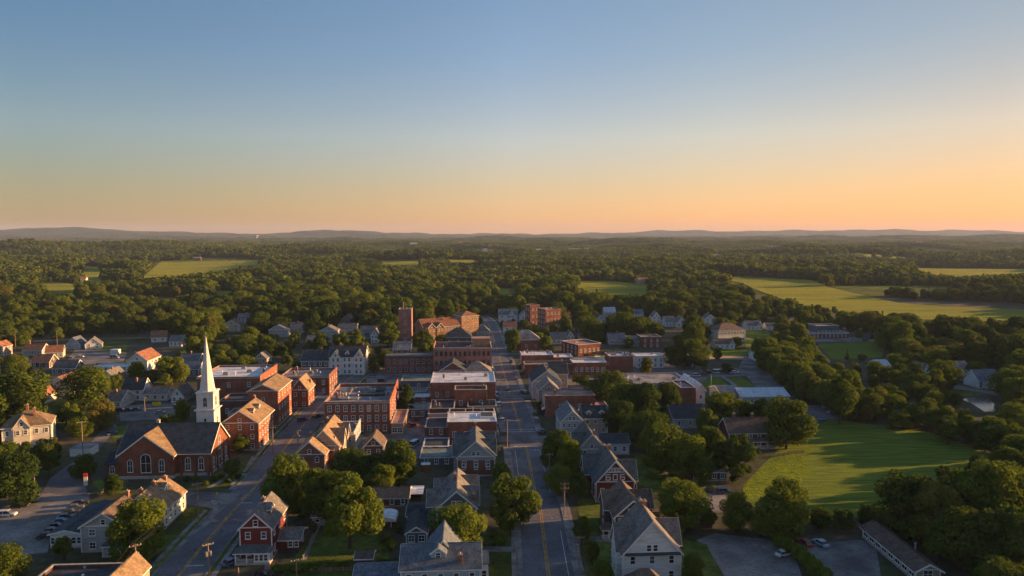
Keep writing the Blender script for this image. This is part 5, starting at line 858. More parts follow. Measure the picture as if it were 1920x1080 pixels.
for q in [(262, 1046, 926, 'round tree with a lit top standing before the white house with brick chimneys', 'round1', 1.0), (30, 945, 845, 'broad tree at the left edge above the gravel lot', 'round3', .95), (5, 905, 822, 'dark tree cut by the left picture edge below the cream house', 'round0'), (92, 892, 815, 'dark tree between the cream house and the church drive', 'round2', 1.1), (158, 900, 850, 'dark small tree behind the red and white sign pillar', 'round4', 1.1),
          (212, 928, 888, 'low round tree in front of the left church wing', 'round5', 1.3), (120, 1050, 1003, 'small dark tree in front of the sunroom windows', 'round2'), (12, 1095, 1020, 'dark bushy tree in the bottom left corner', 'round3', 1.1), (168, 765, 686, 'big round tree beside the rust roofed white house', 'round3', 1.35), (28, 815, 688, 'large leaning tree at the left edge above the cream house', 'round1', 1.2), (2, 800, 690, 'tall tree cut by the left picture edge above the cream house', 'round0', 1.2), (60, 772, 715, 'medium tree between the large left edge tree and the rust roofed house', 'round4', 1.2),
          (190, 805, 745, 'round tree in front of the parking behind the church', 'round1', 1.1), (125, 800, 752, 'sunny topped tree left of the round tree by the church parking', 'round2', 1.2), (150, 822, 778, 'low dark tree below the sunny topped tree near the church drive', 'round4', 1.3), (322, 722, 664, 'lone broad tree just left of the steeple', 'round1', 1.2), (258, 722, 676, 'tree in front of the white house with the big orange roof', 'round5', 1.2), (220, 732, 700, 'small rusty tree behind the plain white house', 'round4', 1.1),
          (285, 722, 690, 'dark tree right of the orange roofed white house', 'round0', 1.2), (538, 962, 846, 'large tree over the side street right of the church', 'round1', 1.0), (600, 975, 868, 'tree with glowing right side next to the large street tree', 'round0', 1.0), (656, 1028, 893, 'tallest lawn tree with a lit crown behind the dark red house', 'round2', 1.15), (637, 985, 880, 'tree squeezed behind the tallest lawn tree', 'round4', 1.0), (748, 912, 822, 'bright golden topped tree at the end of the parking court', 'round5', 1.25), (700, 915, 845, 'dark tree left of the golden topped tree', 'round0', 1.2), (655, 905, 838, 'dark tree behind the tan gabled group', 'round3', 1.1), (715, 930, 868, 'low dark tree in front of the parking court trees', 'round4', 1.1),
          (855, 1052, 944, 'round tree hiding the front of the slate grey house', 'round3', 1.08), (962, 994, 882, 'street tree standing alone on the verge left of the main street', 'round1', .95), (1048, 888, 798, 'sunlit street tree before the ornate grey house', 'round0', 1.0), (1068, 900, 822, 'second crown joined to the sunlit street tree', 'round5', 1.1), (1045, 930, 868, 'dark tree in shade under the sunlit street tree', 'round4', 1.1), (1085, 940, 880, 'dark low tree left of the numbered red house', 'round2', .9),
          (1130, 1100, 1050, 'bright small bush tree at the bottom of the main street verge', 'round5', 1.2), (1090, 1015, 965, 'dark verge tree between the two street poles', 'round4', 1.0), (1110, 1060, 1010, 'dark verge tree beside the lower street pole', 'round2', 1.0),
          (1140, 765, 690, 'leafy tree at the left of the tree cluster by the warehouse', 'round1', 1.2), (1172, 785, 712, 'second tree of the cluster before the warehouse', 'round2', 1.25), (1208, 795, 710, 'tall tree in the middle of the cluster before the warehouse', 'round0', 1.2), (1250, 785, 714, 'right hand tree of the cluster before the warehouse', 'round5', 1.25), (1160, 812, 748, 'dark tree low in front of the warehouse cluster', 'round4', 1.2), (1215, 842, 768, 'broad tree rising behind the grey trees of the long garden', 'round3', 1.2), (1190, 832, 775, 'darker tree left of the broad garden tree', 'round2', 1.1),
          (1240, 888, 792, 'big spreading tree above the brick cottage', 'round3', 1.15), (1283, 895, 808, 'big tree over the brick cottage roof', 'round1', 1.1), (1330, 868, 792, 'tree on the left of the dark red farmhouse', 'round0', 1.1), (1322, 820, 762, 'tree behind the trees left of the farmhouse', 'round2', 1.1), (1384, 900, 806, 'tall golden tree in front of the farmhouse', 'tall0', 1.25), (1352, 893, 815, 'slim tree between the cottage and the golden farmhouse tree', 'tall1', 1.3), (1312, 905, 850, 'dark tree beside the brick cottage wall', 'round4', 1.1),
          (1355, 790, 730, 'broad dark tree behind the farmhouse chimneys', 'round1', 1.35), (1398, 795, 750, 'low tree between the metal hall and the farmhouse', 'round5', 1.2), (1425, 800, 745, 'tree standing before the shiny metal hall', 'round4', 1.2), (1474, 842, 738, 'great oak like tree right of the dark red farmhouse', 'round1', 1.05), (1450, 820, 755, 'tree joined to the left of the great tree by the farmhouse', 'round0', 1.1),
          (1275, 995, 897, 'round garden tree with a bright top beside the brown gabled house', 'round3', 1.15), (1385, 995, 922, 'dark round tree left of the broad field edge tree', 'round4', 1.15), (1467, 1000, 893, 'broad dark tree at the near edge of the green field', 'round1', 1.1), (1300, 1098, 1035, 'leafy tree at the corner of the cream hip roofed house', 'round5', 1.1), (1325, 990, 950, 'dark bush tree by the little shed behind the lot', 'round2', 1.2), (1535, 992, 950, 'dark hedge tree at the bottom of the field', 'round4', 1.4), (1580, 992, 952, 'second dark hedge tree at the bottom of the field', 'round0', 1.4), (1625, 990, 945, 'third dark hedge tree at the bottom of the field near the barn', 'round2', 1.4), (1430, 1005, 955, 'dark hedge tree below the broad field edge tree', 'round3', 1.2),
          (1700, 1010, 876, 'great dark tree behind the barn with a lit crown', 'round1', 1.0), (1752, 1030, 892, 'great tree next to the great dark barn tree', 'round0', 1.0), (1810, 1015, 868, 'lit tree in the middle of the bottom right grove', 'round2', 1.05), (1850, 1030, 858, 'tall brightly lit tree of the bottom right grove', 'round5', 1.0), (1895, 1020, 862, 'lit tree at the right edge of the bottom right grove', 'round4', 1.0), (1800, 1065, 950, 'dark tree in the shade of the bottom right grove', 'round3', 1.0), (1860, 1080, 950, 'dark tree low in the bottom right grove', 'round1', 1.0), (1915, 1085, 940, 'dark tree cut by the right edge in the bottom right grove', 'round0', 1.1), (1760, 1062, 965, 'dark tree just behind the barn roof', 'round2', .9), (1872, 1130, 1046, 'round lit bush tree in the bottom right corner', 'round3', 1.3),
          (1575, 795, 692, 'tallest tree of the belt above the green field', 'round2', .95), (1770, 732, 670, 'round tree between the two white houses above the pond', 'round1', 1.15), (1345, 674, 648, 'dark egg shaped tree on the meadow below the cream inn', 'tall0', 1.6), (1588, 676, 655, 'small dark fir on the school lawn', 'fir', 1.5), (1616, 677, 664, 'second small dark bush on the school lawn', 'bush', 1.0), (1496, 650, 600, 'golden tree left of the brick school', 'round0', 1.0),
          (728, 652, 594, 'golden tree left of the square mill tower', 'tall1', 1.5), (795, 655, 613, 'golden tree in front of the mill hall', 'tall0', 1.3), (668, 668, 612, 'rightmost golden tree behind the white hotel', 'tall0', 1.35), (640, 672, 617, 'middle golden tree behind the white hotel', 'tall1', 1.35), (602, 674, 622, 'leftmost golden tree behind the white hotel', 'round5', 1.1), (580, 672, 635, 'small golden tree behind the dark grey hall', 'round2', 1.1), (720, 692, 655, 'dark tree right of the white hotel', 'round4', 1.3), (700, 700, 662, 'low tree at the lit corner of the white hotel', 'tall1', 1.2),
          (856, 596, 562, 'slim golden poplar behind the mill', 'tall1', .8), (962, 660, 612, 'golden tree behind the brick house with the pyramid roof', 'round0', 1.0), (1024, 662, 628, 'tree right of the brick house with the pyramid roof', 'round5', 1.2), (1082, 722, 700, 'small tree pair behind the long pink roof', 'round2', 1.3), (1096, 724, 702, 'right tree of the small pair behind the long pink roof', 'round4', 1.3), (1212, 702, 668, 'small golden tree before the plain two bay brick', 'round5', 1.1), (1302, 690, 632, 'big golden tree left of the pale hall', 'round1', 1.1), (1268, 690, 645, 'dark tree left of the big golden tree by the pale hall', 'round3', 1.3), (1180, 652, 630, 'round bush tree before the square dark brick block', 'round4', 1.2),
          (762, 778, 715, 'dark tree behind the lit wall of the big brick block', 'tall0', 1.2), (455, 845, 812, 'dark shrub tree in front of the dormered brick house', 'round4', 1.5), (435, 890, 862, 'dark shrub by the church entrance', 'bush', .9), (1012, 770, 752, 'dark round tree on the pavement by the long pink roofed building', 'round3', 1.0), (940, 905, 868, 'low shrub on the verge by the main street', 'bush', .8), (1268, 1010, 985, 'shrub beside the cream house wall', 'bush', 1.0), (1258, 1075, 1055, 'shrub at the porch corner of the cream house', 'bush', 1.0),
          (1300, 655, 600, 'golden tree behind the cream inn on its left', 'round1', 1.0), (1110, 640, 596, 'broad tree row left end behind the blazing brick wall', 'round3', 1.2), (1150, 640, 598, 'tree behind the blazing brick wall in the middle of its row', 'round0', 1.3), (1195, 640, 590, 'tall tree in the row behind the dark brick block', 'round1', 1.2), (1228, 640, 602, 'tree right of the tall one behind the dark brick block', 'round2', 1.2), (1060, 628, 590, 'tree right of the tall far brick block', 'round5', 1.1), (1045, 600, 563, 'tree beside the tall far brick block roof', 'round4', 1.1)]: big(*q)
for i, (px, yb) in enumerate([(1462, 1030), (1480, 1040), (1497, 1052), (1512, 1066), (1528, 1082), (1545, 1098)]): p = P(px, yb); USED.append((p.x, p.y, 3)); tree(p.x, p.y, 0, 4.2, 'bush', 'rounded shrub in the hedge line between the two parking lots', 'hedge shrubs between the parking lots', .8)
for px in range(520, 745, 18): p = P(px, 1072-(px-520)*.05); tree(p.x, p.y, 0, 1.7, 'bush', 'clipped shrub in the low hedge along the bottom lawn', 'low hedge along the bottom lawn', 1.3)
for px, yb in [(385, 912), (400, 903), (415, 898), (350, 902), (365, 902), (428, 905), (446, 898)]: p = P(px, yb); tree(p.x, p.y, 0, 1.8, 'bush', 'low shrub along the church foundation', 'shrubs along the church walls', 1.1)
for px, yb in [(585, 993), (720, 1015), (735, 1030), (745, 998), (760, 1050), (925, 1010), (935, 1022), (1095, 985), (1105, 1030), (1130, 1000), (1210, 870), (1225, 900), (1400, 850), (1420, 852), (1375, 905), (1300, 915)]: p = P(px, yb); tree(p.x, p.y, 0, 2.3, 'bush', 'small dark garden shrub by a house or yard edge', 'garden shrubs around the houses', 1.0)

# the thick belt of trees above the green field
belt = spline([P(*q) for q in [(1428, 672), (1450, 700), (1490, 728), (1530, 755), (1590, 782), (1660, 797), (1740, 818), (1810, 840), (1870, 866), (1935, 905)]], 6.2); bn = normals(belt)
for i, p in enumerate(belt):
    for row in (-1, 0, 1):
        q = p+bn[i]*(row*6.5-5+rnd.uniform(-2, 2)); px_b = float(proj(q.x, q.y, 0)[0]); hb = rnd.uniform(12, 16) if px_b < 1600 else (rnd.uniform(9.5, 12.5) if row < 1 or px_b > 1840 else rnd.uniform(7, 10))
        if rnd.random() < .13 or inpoly(*[float(v) for v in proj(q.x, q.y, 0)], NEAR[0][1]): continue
        USED.append((q.x, q.y, 3.2)); tree(q.x, q.y+rnd.uniform(-2, 2), 0, hb, 'round%d' % rnd.randrange(6), 'leafy tree in the thick belt above the green field', 'trees of the belt above the green field', rnd.uniform(.9, 1.15))
for q in [(1700, 735, 690), (1722, 742, 695), (1690, 705, 668), (1712, 716, 676), (1752, 738, 690), (1828, 715, 672), (1892, 752, 690), (1908, 770, 700), (1905, 735, 680), (1900, 810, 750), (1790, 762, 735), (1770, 752, 728), (1745, 748, 722), (1640, 712, 676), (1660, 718, 684), (1680, 728, 690)]:
    p = P(q[0], q[1]); _, dy, dz = ray(q[0], q[2]); USED.append((p.x, p.y, 4)); tree(p.x, p.y, 0, CAM_H+dz/dy*p.y, 'round%d' % rnd.randrange(6), 'leafy tree around the pond and the white houses beside it', 'trees around the pond houses', 1.15)

# woodland: every further tree is first placed on the terrain, the largest in view become trees of their own, all others one mass
TOWN = [(-1500, 2600), (-900, 668), (0, 646), (95, 628), (250, 622), (330, 655), (410, 652), (500, 645), (560, 640), (600, 640), (700, 640), (740, 622), (790, 626), (850, 600), (905, 598), (930, 588), (990, 590), (1060, 612), (1130, 640), (1250, 640), (1330, 650), (1338, 606), (1440, 604), (1510, 610), (1600, 612), (1664, 636), (1650, 676), (1565, 676), (1500, 660), (1440, 662), (1400, 640), (1400, 668), (1425, 690), (1470, 728), (1540, 775), (1600, 795), (1700, 806), (1790, 842), (1880, 872), (1800, 915), (1690, 960), (1660, 1000), (1790, 1100), (2600, 2600)]
CLEAR = FAR_FIELDS+[[(1796, 692), (1880, 692), (1880, 745), (1866, 772), (1846, 772), (1824, 758), (1796, 745)], [(60, 640), (320, 622), (330, 660), (60, 660)], [(1640, 676), (1672, 676), (1672, 700), (1640, 700)], [(1420, 683), (1440, 690), (1480, 732), (1470, 735)]]
fb = [(x0-1, x1+1, y0+(y1-y0)*.15, y1, by) for x0, x1, y0, y1, _, by in BOX]
def allowed(x, y, z, h):
    bx, by = proj(x, y, z); tx, ty = proj(x, y, z+h*.95); ok = np.ones(len(x), bool)
    for q in CLEAR+[NEAR[2][1], NEAR[5][1], NEAR[6][1]]:
        for f in (0, .25, .5, .75, 1): ok &= ~inpoly(bx, by+(ty-by)*f, q)
    hw = (by-ty)*.16
    for x0, x1, y0, y1, yd in fb:
        ok &= ~((bx+hw > x0) & (bx-hw < x1) & (ty < y1-(y1-y0)*.42) & (by > y0) & (y < yd+26))
    return ok, bx, by, ty
def jit(x0, x1, y0, y1, s):
    X, Y = np.meshgrid(np.arange(x0, x1, s), np.arange(y0, y1, s)); n = X.size
    return X.ravel()+NR.uniform(-.48, .48, n)*s, Y.ravel()+NR.uniform(-.48, .48, n)*s
x, y = jit(-2300, 2300, 60, 2500, 10.6); k = np.abs(x) < .78*y+190; x, y = x[k], y[k]
clump = np.sin(x*.021+1.3*np.sin(y*.017))+np.sin(y*.026+1.7*np.sin(x*.013)); big_h = 14.5+2.8*clump+NR.normal(0, 3.4, len(x)); h = np.clip(big_h, 6, 25); z = hgt(x, y)
def glade(x, y):                            # meadows and rides that open the woods, wider from side to side than in depth
    return np.sin(x*.0061+2.1*np.sin(y*.0042+.7)+.4)+np.sin(y*.0185+1.9*np.sin(x*.0047)+1.1)+.5*np.sin(x*.017+y*.011)
lowb = (x > 110) & (x < 520) & (y > 95) & (y < 335); h = np.where(lowb, np.clip(h*.66, 5, 10.5), h)
east = (x > 152) & (x < 560) & (y > 100) & (y < 330) & (x > .735*y)        # unseen trees east of the green field, thinned to let the evening sun in
ok, bx, by, ty = allowed(x, y, z, h); ok &= ~inpoly(bx, by, TOWN); ok &= NR.random(len(x)) > .08; ok &= ~((glade(x, y) > 1.12) & (y > 640) & (y < 2500)); ok &= ~east | (NR.random(len(x)) < .12)
ok &= ~((by > 1130) & (bx < 1900))
x, y, z, h, bx, by, ty = (a[ok] for a in (x, y, z, h, bx, by, ty))
# filler trees between the houses of the middle distance
xf, yf = jit(-600, 500, 215, 900, 10.5); hf = NR.uniform(5, 13, len(xf)); zf = hgt(xf, yf); okf, bxf, byf, tyf = allowed(xf, yf, zf, hf); okf &= inpoly(bxf, byf, TOWN) & ((byf < 705) | ((bxf < 345) & (byf < 860))) & (NR.random(len(xf)) > np.where((bxf < 350) & (byf > 680), .66, .30))
for c in (MAIN, LEFT):
    ca = np.array([(p.x, p.y) for p in c[::3]]); okf &= np.array([np.min(np.hypot(ca[:, 0]-a, ca[:, 1]-b_)) > 11 for a, b_ in zip(xf, yf)])
for q in [NEAR[i][1] for i in range(len(NEAR)) if NEAR[i][0] in ('field', 'lawn', 'road', 'pond', 'meadow')]: okf &= ~inpoly(bxf, byf, q)
okf &= ~inpoly(bxf, byf, [(560, 680), (1140, 655), (1340, 660), (1340, 760), (560, 760)])
okf &= np.array([not near_building(a, b_, 2.5) for a, b_ in zip(xf, yf)])
for ux, uy, ur in USED: okf &= np.hypot(xf-ux, yf-uy) > ur+2.5
x, y, z, h, bx, by, ty = (np.concatenate([a, b_[okf]]) for a, b_ in zip((x, y, z, h, bx, by, ty), (xf, yf, zf, hf, bxf, byf, tyf)))
near_ok = np.ones(len(x), bool)
for ux, uy, ur in USED: near_ok &= np.hypot(x-ux, y-uy) > ur+1.5
x, y, z, h, bx, by, ty = (a[near_ok] for a in (x, y, z, h, bx, by, ty))
inview = (bx > -15) & (bx < 1935) & (ty < 1075) & (by > 0); size = np.where(inview, by-ty, 0)
left_over = max(0, 300-sum(1 for o in COL.objects if o.get('category') == 'tree')); pick = np.argsort(-size)[:left_over]
REG = [('leafy tree of the wood behind the thick belt', 'trees behind the thick belt', [(1380, 640), (1700, 640), (1960, 860), (1960, 960), (1700, 840), (1530, 800)]),
       ('leafy tree in the dark wood right of the school lawn', 'trees right of the school lawn', [(1600, 560), (2000, 560), (2000, 860), (1700, 720)]),
       ('leafy tree of the grove in the bottom right corner', 'trees of the bottom right grove', [(1640, 830), (2100, 830), (2100, 2000), (1640, 2000)]),
       ('leafy tree at the left edge of the town', 'trees at the left edge of the town', [(-200, 600), (140, 600), (140, 1200), (-200, 1200)]),
       ('leafy tree in the dark row behind the steeple', 'trees behind the steeple', [(140, 600), (580, 600), (580, 760), (140, 760)])]
for i in pick:
    lb, gr = 'leafy tree among the houses of the far part of town', 'trees among the far houses'
    for l_, g_, q in REG:
        if bool(inpoly(bx[i], by[i], q)): lb, gr = l_, g_; break
    tree(float(x[i]), float(y[i]), float(z[i]), float(h[i]), rnd.choice(['round0', 'round1', 'round2', 'round3', 'round4', 'round5', 'round0', 'round5', 'tall0']), lb, gr, rnd.uniform(.95, 1.25))
rest = np.ones(len(x), bool); rest[pick] = False; x, y, z, h, bx, by, ty = (a[rest] for a in (x, y, z, h, bx, by, ty))
var = np.where(y < 950, NR.integers(0, 6, len(x)), 6+NR.integers(0, 4, len(x)))
fir = (NR.random(len(x)) < .09) & (y < 2500); var[fir] = 13; scl = np.stack([h*NR.uniform(.85, 1.5, len(x))]*2+[h], 1); scl[fir] *= 1.1
px_, py_ = [], []
for a, b_, s in ((2400, 4200, 34), (4200, 7600, 44)):
    q, r_ = jit(-6200, 6200, a, b_, s); k = np.abs(q) < .80*r_+200; px_.append(q[k]); py_.append(r_[k])
px_, py_ = np.concatenate(px_), np.concatenate(py_); pz = hgt(px_, py_); okp, *_ = allowed(px_, py_, pz, np.full(len(px_), 11.0)); okp &= glade(px_*.6, py_*.6) < 1.2
px_, py_, pz = px_[okp], py_[okp], pz[okp]; n = len(px_); vp = 10+NR.integers(0, 3, n); sp = NR.uniform(.8, 1.15, n); sp = np.stack([sp, sp, sp*NR.uniform(.8, 1.1, n)], 1)
X = np.concatenate([np.stack([x, y, z-.3], 1), np.stack([px_, py_, pz-1], 1)]); V = np.concatenate([var, vp]); SC = np.concatenate([scl, sp]); RT = np.zeros_like(X); RT[:, 2] = NR.uniform(0, 6.28, len(X))
me = bpy.data.meshes.new('forest'); me.vertices.add(len(X)); me.vertices.foreach_set('co', X.ravel()); me.update()
me.attributes.new('var', 'INT', 'POINT').data.foreach_set('value', V.astype(np.int32)); me.attributes.new('scl', 'FLOAT_VECTOR', 'POINT').data.foreach_set('vector', SC.ravel().astype(np.float32)); me.attributes.new('rot', 'FLOAT_VECTOR', 'POINT').data.foreach_set('vector', RT.ravel().astype(np.float32))
forest = struct(link('forest', me), 'stuff'); forest['label'] = 'woods of leafy trees covering the land beyond the town'
src = [bpy.data.objects.new('forest_crown', m_) for m_ in [KIND['round%d' % i][0] for i in range(6)]+LOW+PATCH+[KIND['fir'][0]]]
g = bpy.data.node_groups.new('scatter_woods', 'GeometryNodeTree'); g.interface.new_socket('Geometry', in_out='INPUT', socket_type='NodeSocketGeometry'); g.interface.new_socket('Geometry', in_out='OUTPUT', socket_type='NodeSocketGeometry')
gi, go = g.nodes.new('NodeGroupInput'), g.nodes.new('NodeGroupOutput'); jn = g.nodes.new('GeometryNodeJoinGeometry'); L = g.links
def named(n_, ty_):
    a = g.nodes.new('GeometryNodeInputNamedAttribute'); a.data_type = ty_; a.inputs['Name'].default_value = n_; return [o for o in a.outputs if o.enabled][0]
av, asc, ar = named('var', 'INT'), named('scl', 'FLOAT_VECTOR'), named('rot', 'FLOAT_VECTOR'); e2r = g.nodes.new('FunctionNodeEulerToRotation'); L.new(ar, e2r.inputs[0])
for i, o in enumerate(src):
    c = g.nodes.new('FunctionNodeCompare'); c.data_type = 'INT'; c.operation = 'EQUAL'; ins = [s for s in c.inputs if s.enabled and s.type == 'INT']; L.new(av, ins[0]); ins[1].default_value = i
    oi = g.nodes.new('GeometryNodeObjectInfo'); oi.inputs['Object'].default_value = o; oi.inputs['As Instance'].default_value = True
    ip = g.nodes.new('GeometryNodeInstanceOnPoints'); L.new(gi.outputs[0], ip.inputs['Points']); L.new(c.outputs[0], ip.inputs['Selection']); L.new([s for s in oi.outputs if s.type == 'GEOMETRY'][0], ip.inputs['Instance']); L.new(e2r.outputs[0], ip.inputs['Rotation']); L.new(asc, ip.inputs['Scale']); L.new(ip.outputs[0], jn.inputs[0])
L.new(jn.outputs[0], go.inputs[0]); md = forest.modifiers.new('scatter', 'NODES'); md.node_group = g
print('TREES', nt_, 'FOREST', len(X), 'patches', n)
# ------------------------------------------------------------------ cars
_cm = {}
def car_meshes(col, kind):
    if (col, kind) in _cm: return _cm[(col, kind)]
    pm = 'car_paint_'+col; L_, W_ = (4.6, 1.82) if kind != 'van' else (5.4, 2.0); hh = {'sedan': 1.45, 'suv': 1.75, 'van': 2.3}[kind]
    b = MB(); sh = .92 if kind == 'suv' else .86
    low = [(-L_/2, .32), (-L_/2+.1, sh-.1), (-L_/2+.3, sh), (L_/2-.25, sh-.06), (L_/2, sh-.25), (L_/2, .32)]
    b.prism([(x, -W_/2, z) for x, z in low], (0, W_, 0), pm)
    up = {'sedan': [(-1.75, sh), (-1.15, hh), (.35, hh), (1.15, sh)], 'suv': [(-2.15, sh), (-1.95, hh), (.45, hh), (1.2, sh)], 'van': [(-2.6, sh), (-2.5, hh), (1.3, hh), (2.1, sh)]}[kind]
    g = MB(); i = .08; g.prism([(x, -W_/2+i, z-(.05 if z == hh else .01)) for x, z in up], (0, W_-2*i, 0), 'glass')
    r = MB(); r.box(up[1][0]-.05, up[2][0]+.05, -W_/2+.1, W_/2-.1, hh-.06, hh+.02, pm)
    for x in ((up[1][0]+up[2][0])/2,):
        for s in (-1, 1): r.box(x-.06, x+.06, s*(W_/2-.085)-.02, s*(W_/2-.085)+.02, sh, hh-.05, pm)
    wh = MB(); wh.tube((0, -.11, 0), (0, .11, 0), .33, .33, 'rubber', 12); wh.tube((0, -.12, 0), (0, .12, 0), .19, .19, 'steel', 10)
    hl = MB(); hl.box(L_/2-.06, L_/2+.015, -.2, .2, .55, .7, 'glass_lit'); tl = MB(); tl.box(-L_/2-.015, -L_/2+.05, -.16, .16, .6, .8, 'sign_red')
    _cm[(col, kind)] = dict(body=b.mesh('body'), window=g.mesh('window'), roof=r.mesh('roof'), wheel=wh.mesh('wheel'), headlight=hl.mesh('headlight'), tail_light=tl.mesh('tail_light'), L=L_, W=W_); return _cm[(col, kind)]
def car(p, rz, col, kind, label, group=None):
    m_ = car_meshes(col, kind); t = thing('delivery_van' if kind == 'van' else 'parked_car', label, 'van' if kind == 'van' else 'car', (p.x, p.y, .065), rz, group)
    for k in ('body', 'window', 'roof'): link(k, m_[k], t)
    for x in (-m_['L']*.31, m_['L']*.31):
        for y in (-m_['W']/2+.08, m_['W']/2-.08): link('wheel', m_['wheel'], t, (x, y, .33))
    for y in (-m_['W']/2+.3, m_['W']/2-.3): link('headlight', m_['headlight'], t, (0, y, 0)); link('tail_light', m_['tail_light'], t, (0, y, 0))
UP = math.pi/2+R(3.4)
for px, py, rz, col, kind, lb in [(14, 968, .15, 'white', 'suv', 'white car parked at the left edge of the gravel lot'), (38, 951, .2, 'black', 'sedan', 'black car parked between the white car and the dark blue car'), (56, 942, .25, 'blue', 'sedan', 'dark blue car parked furthest up the left gravel lot'),
    (1003, 777, UP, 'black', 'suv', 'black car with red bags behind parked highest on the right kerb'), (1006, 790, UP, 'grey', 'suv', 'grey car parked on the right kerb below the black one'), (1016, 811, UP, 'black', 'sedan', 'black car parked right at the main street crosswalk'), (967, 712, UP, 'grey', 'sedan', 'grey car driving up the right lane by the shops'), (978, 736, UP, 'black', 'sedan', 'black car standing on the right kerb by the grey shop gable'), (953, 732, UP+math.pi, 'black', 'sedan', 'black car coming down the left lane of the main street'),
    (966, 700, UP, 'silver', 'sedan', 'silver car parked on the right kerb by the brick store'), (962, 690, UP, 'red', 'sedan', 'red car parked on the right kerb in the upper street'), (958, 680, UP, 'black', 'suv', 'black car parked on the upper right kerb near the crossing'), (952, 655, UP, 'grey', 'sedan', 'grey car parked above the upper crossing'), (949, 645, UP, 'black', 'sedan', 'black car parked above the grey car at the street end'),
    (942, 790, UP, 'silver', 'sedan', 'silver car parked on the left kerb beside the white roofed store'), (936, 760, UP, 'white', 'suv', 'white car parked on the left kerb under the yellow lamp'), (926, 700, UP, 'black', 'sedan', 'black car parked on the left kerb below the corniced block'),
    (1508, 1021, 1.9, 'red', 'sedan', 'red car parked at the hedge end of the lower lot'), (1538, 1022, 1.9, 'lightblue', 'sedan', 'light blue car parked in the lower lot'), (1443, 1003, .1, 'silver', 'suv', 'silver car under the trees at the top of the gravel lot'), (1470, 1042, .4, 'white', 'sedan', 'white car tucked beside the hedge shrubs'), (1688, 1052, 1.4, 'white', 'sedan', 'white car parked against the barn wall'), (1698, 1066, 1.4, 'silver', 'suv', 'silver car parked nearest the barn gable'), (1357, 925, .1, 'blue', 'suv', 'dark blue car on the yard before the brick cottage'), (1334, 922, .3, 'black', 'sedan', 'black car beside the dark blue car on the cottage yard'),
    (778, 836, 1.2, 'lightblue', 'van', 'pale blue van parked on the paved rear court'), (433, 1058, UP-R(38), 'blue', 'sedan', 'dark blue car on the side street verge before the dark red house'), (492, 1082, .05, 'black', 'sedan', 'black car cut by the bottom edge below the dark red house'), (1490, 772, .2, 'white', 'suv', 'white car parked at the end of the shiny metal hall'), (1560, 775, .2, 'silver', 'sedan', 'silver car under the belt trees beside the rear lot'), (1600, 637, .1, 'silver', 'sedan', 'silver car on the school drive'), (1622, 639, .1, 'black', 'sedan', 'black car on the school drive'), (1640, 640, .1, 'white', 'sedan', 'white car on the school drive'),
    (228, 772, .2, 'black', 'suv', 'black car left in the row before the plain white house'), (242, 771, .2, 'black', 'sedan', 'black car in the middle of the row before the plain white house'), (257, 770, .2, 'grey', 'sedan', 'grey car at the right of the row before the plain white house'), (300, 776, .5, 'silver', 'sedan', 'silver car alone on the lot behind the church'), (210, 815, 1.0, 'blue', 'sedan', 'blue car beside the church rear lot'), (335, 765, .2, 'white', 'suv', 'white car near the steeple on the rear lot'), (150, 670, .1, 'white', 'sedan', 'white car on the lot below the bright gable house'), (130, 672, .1, 'grey', 'sedan', 'grey car on the lot below the bright gable house'), (215, 672, .1, 'lightblue', 'van', 'pale van beside the long white shed'),
    (1290, 712, .1, 'white', 'van', 'white van behind the wide warehouse'), (1345, 700, .1, 'white', 'van', 'white van on the lot by the small lawns'), (1362, 701, .1, 'lightblue', 'sedan', 'pale blue car on the lot by the small lawns'), (1330, 700, .1, 'black', 'suv', 'black car on the lot by the small lawns'), (700, 708, .1, 'silver', 'sedan', 'silver car on the lot right of the white hotel'), (716, 716, .1, 'black', 'suv', 'black car on the lot right of the white hotel'), (595, 782, UP-R(38), 'black', 'sedan', 'black car parked far up the side street'), (567, 790, UP-R(38), 'grey', 'suv', 'grey car parked up the side street by the brick gable house'),
    (760, 795, .6, 'white', 'sedan', 'white car in the rear court beside the annex'), (775, 800, .6, 'red', 'sedan', 'red car in the rear court beside the annex')]: car(P(px, py), rz, col, kind, lb)
for i in range(8):
    t = i/7; car(P(88+62*t, 1008-62*t), .35, ['black', 'grey', 'black', 'blue', 'grey', 'black', 'grey', 'black'][i], 'sedan', ['black car nearest in the dark row beside the sunroom wing', 'grey car second in the row beside the sunroom wing', 'black car third in the row beside the sunroom wing', 'dark blue car in the row beside the sunroom wing', 'grey car fifth in the row beside the sunroom wing', 'black car sixth in the row beside the sunroom wing', 'grey car seventh in the row beside the sunroom wing', 'black car last in the row, at the roof corner of the sunroom wing'][i])

for i, (px, py, c_) in enumerate([(1252, 716, 'white'), (1262, 712, 'black'), (1274, 715, 'silver'), (1306, 706, 'white'), (1316, 703, 'red'), (1372, 694, 'grey'), (1378, 700, 'white'), (1100, 668, 'black'), (1118, 670, 'white'), (1160, 660, 'silver'), (1262, 668, 'white'), (1280, 665, 'black')]):
    car(P(px, py), .1+.2*(i % 3), c_, ('sedan', 'suv')[i % 2], 'small parked car among the lots right of the town centre', 'cars on the lots right of the town centre')
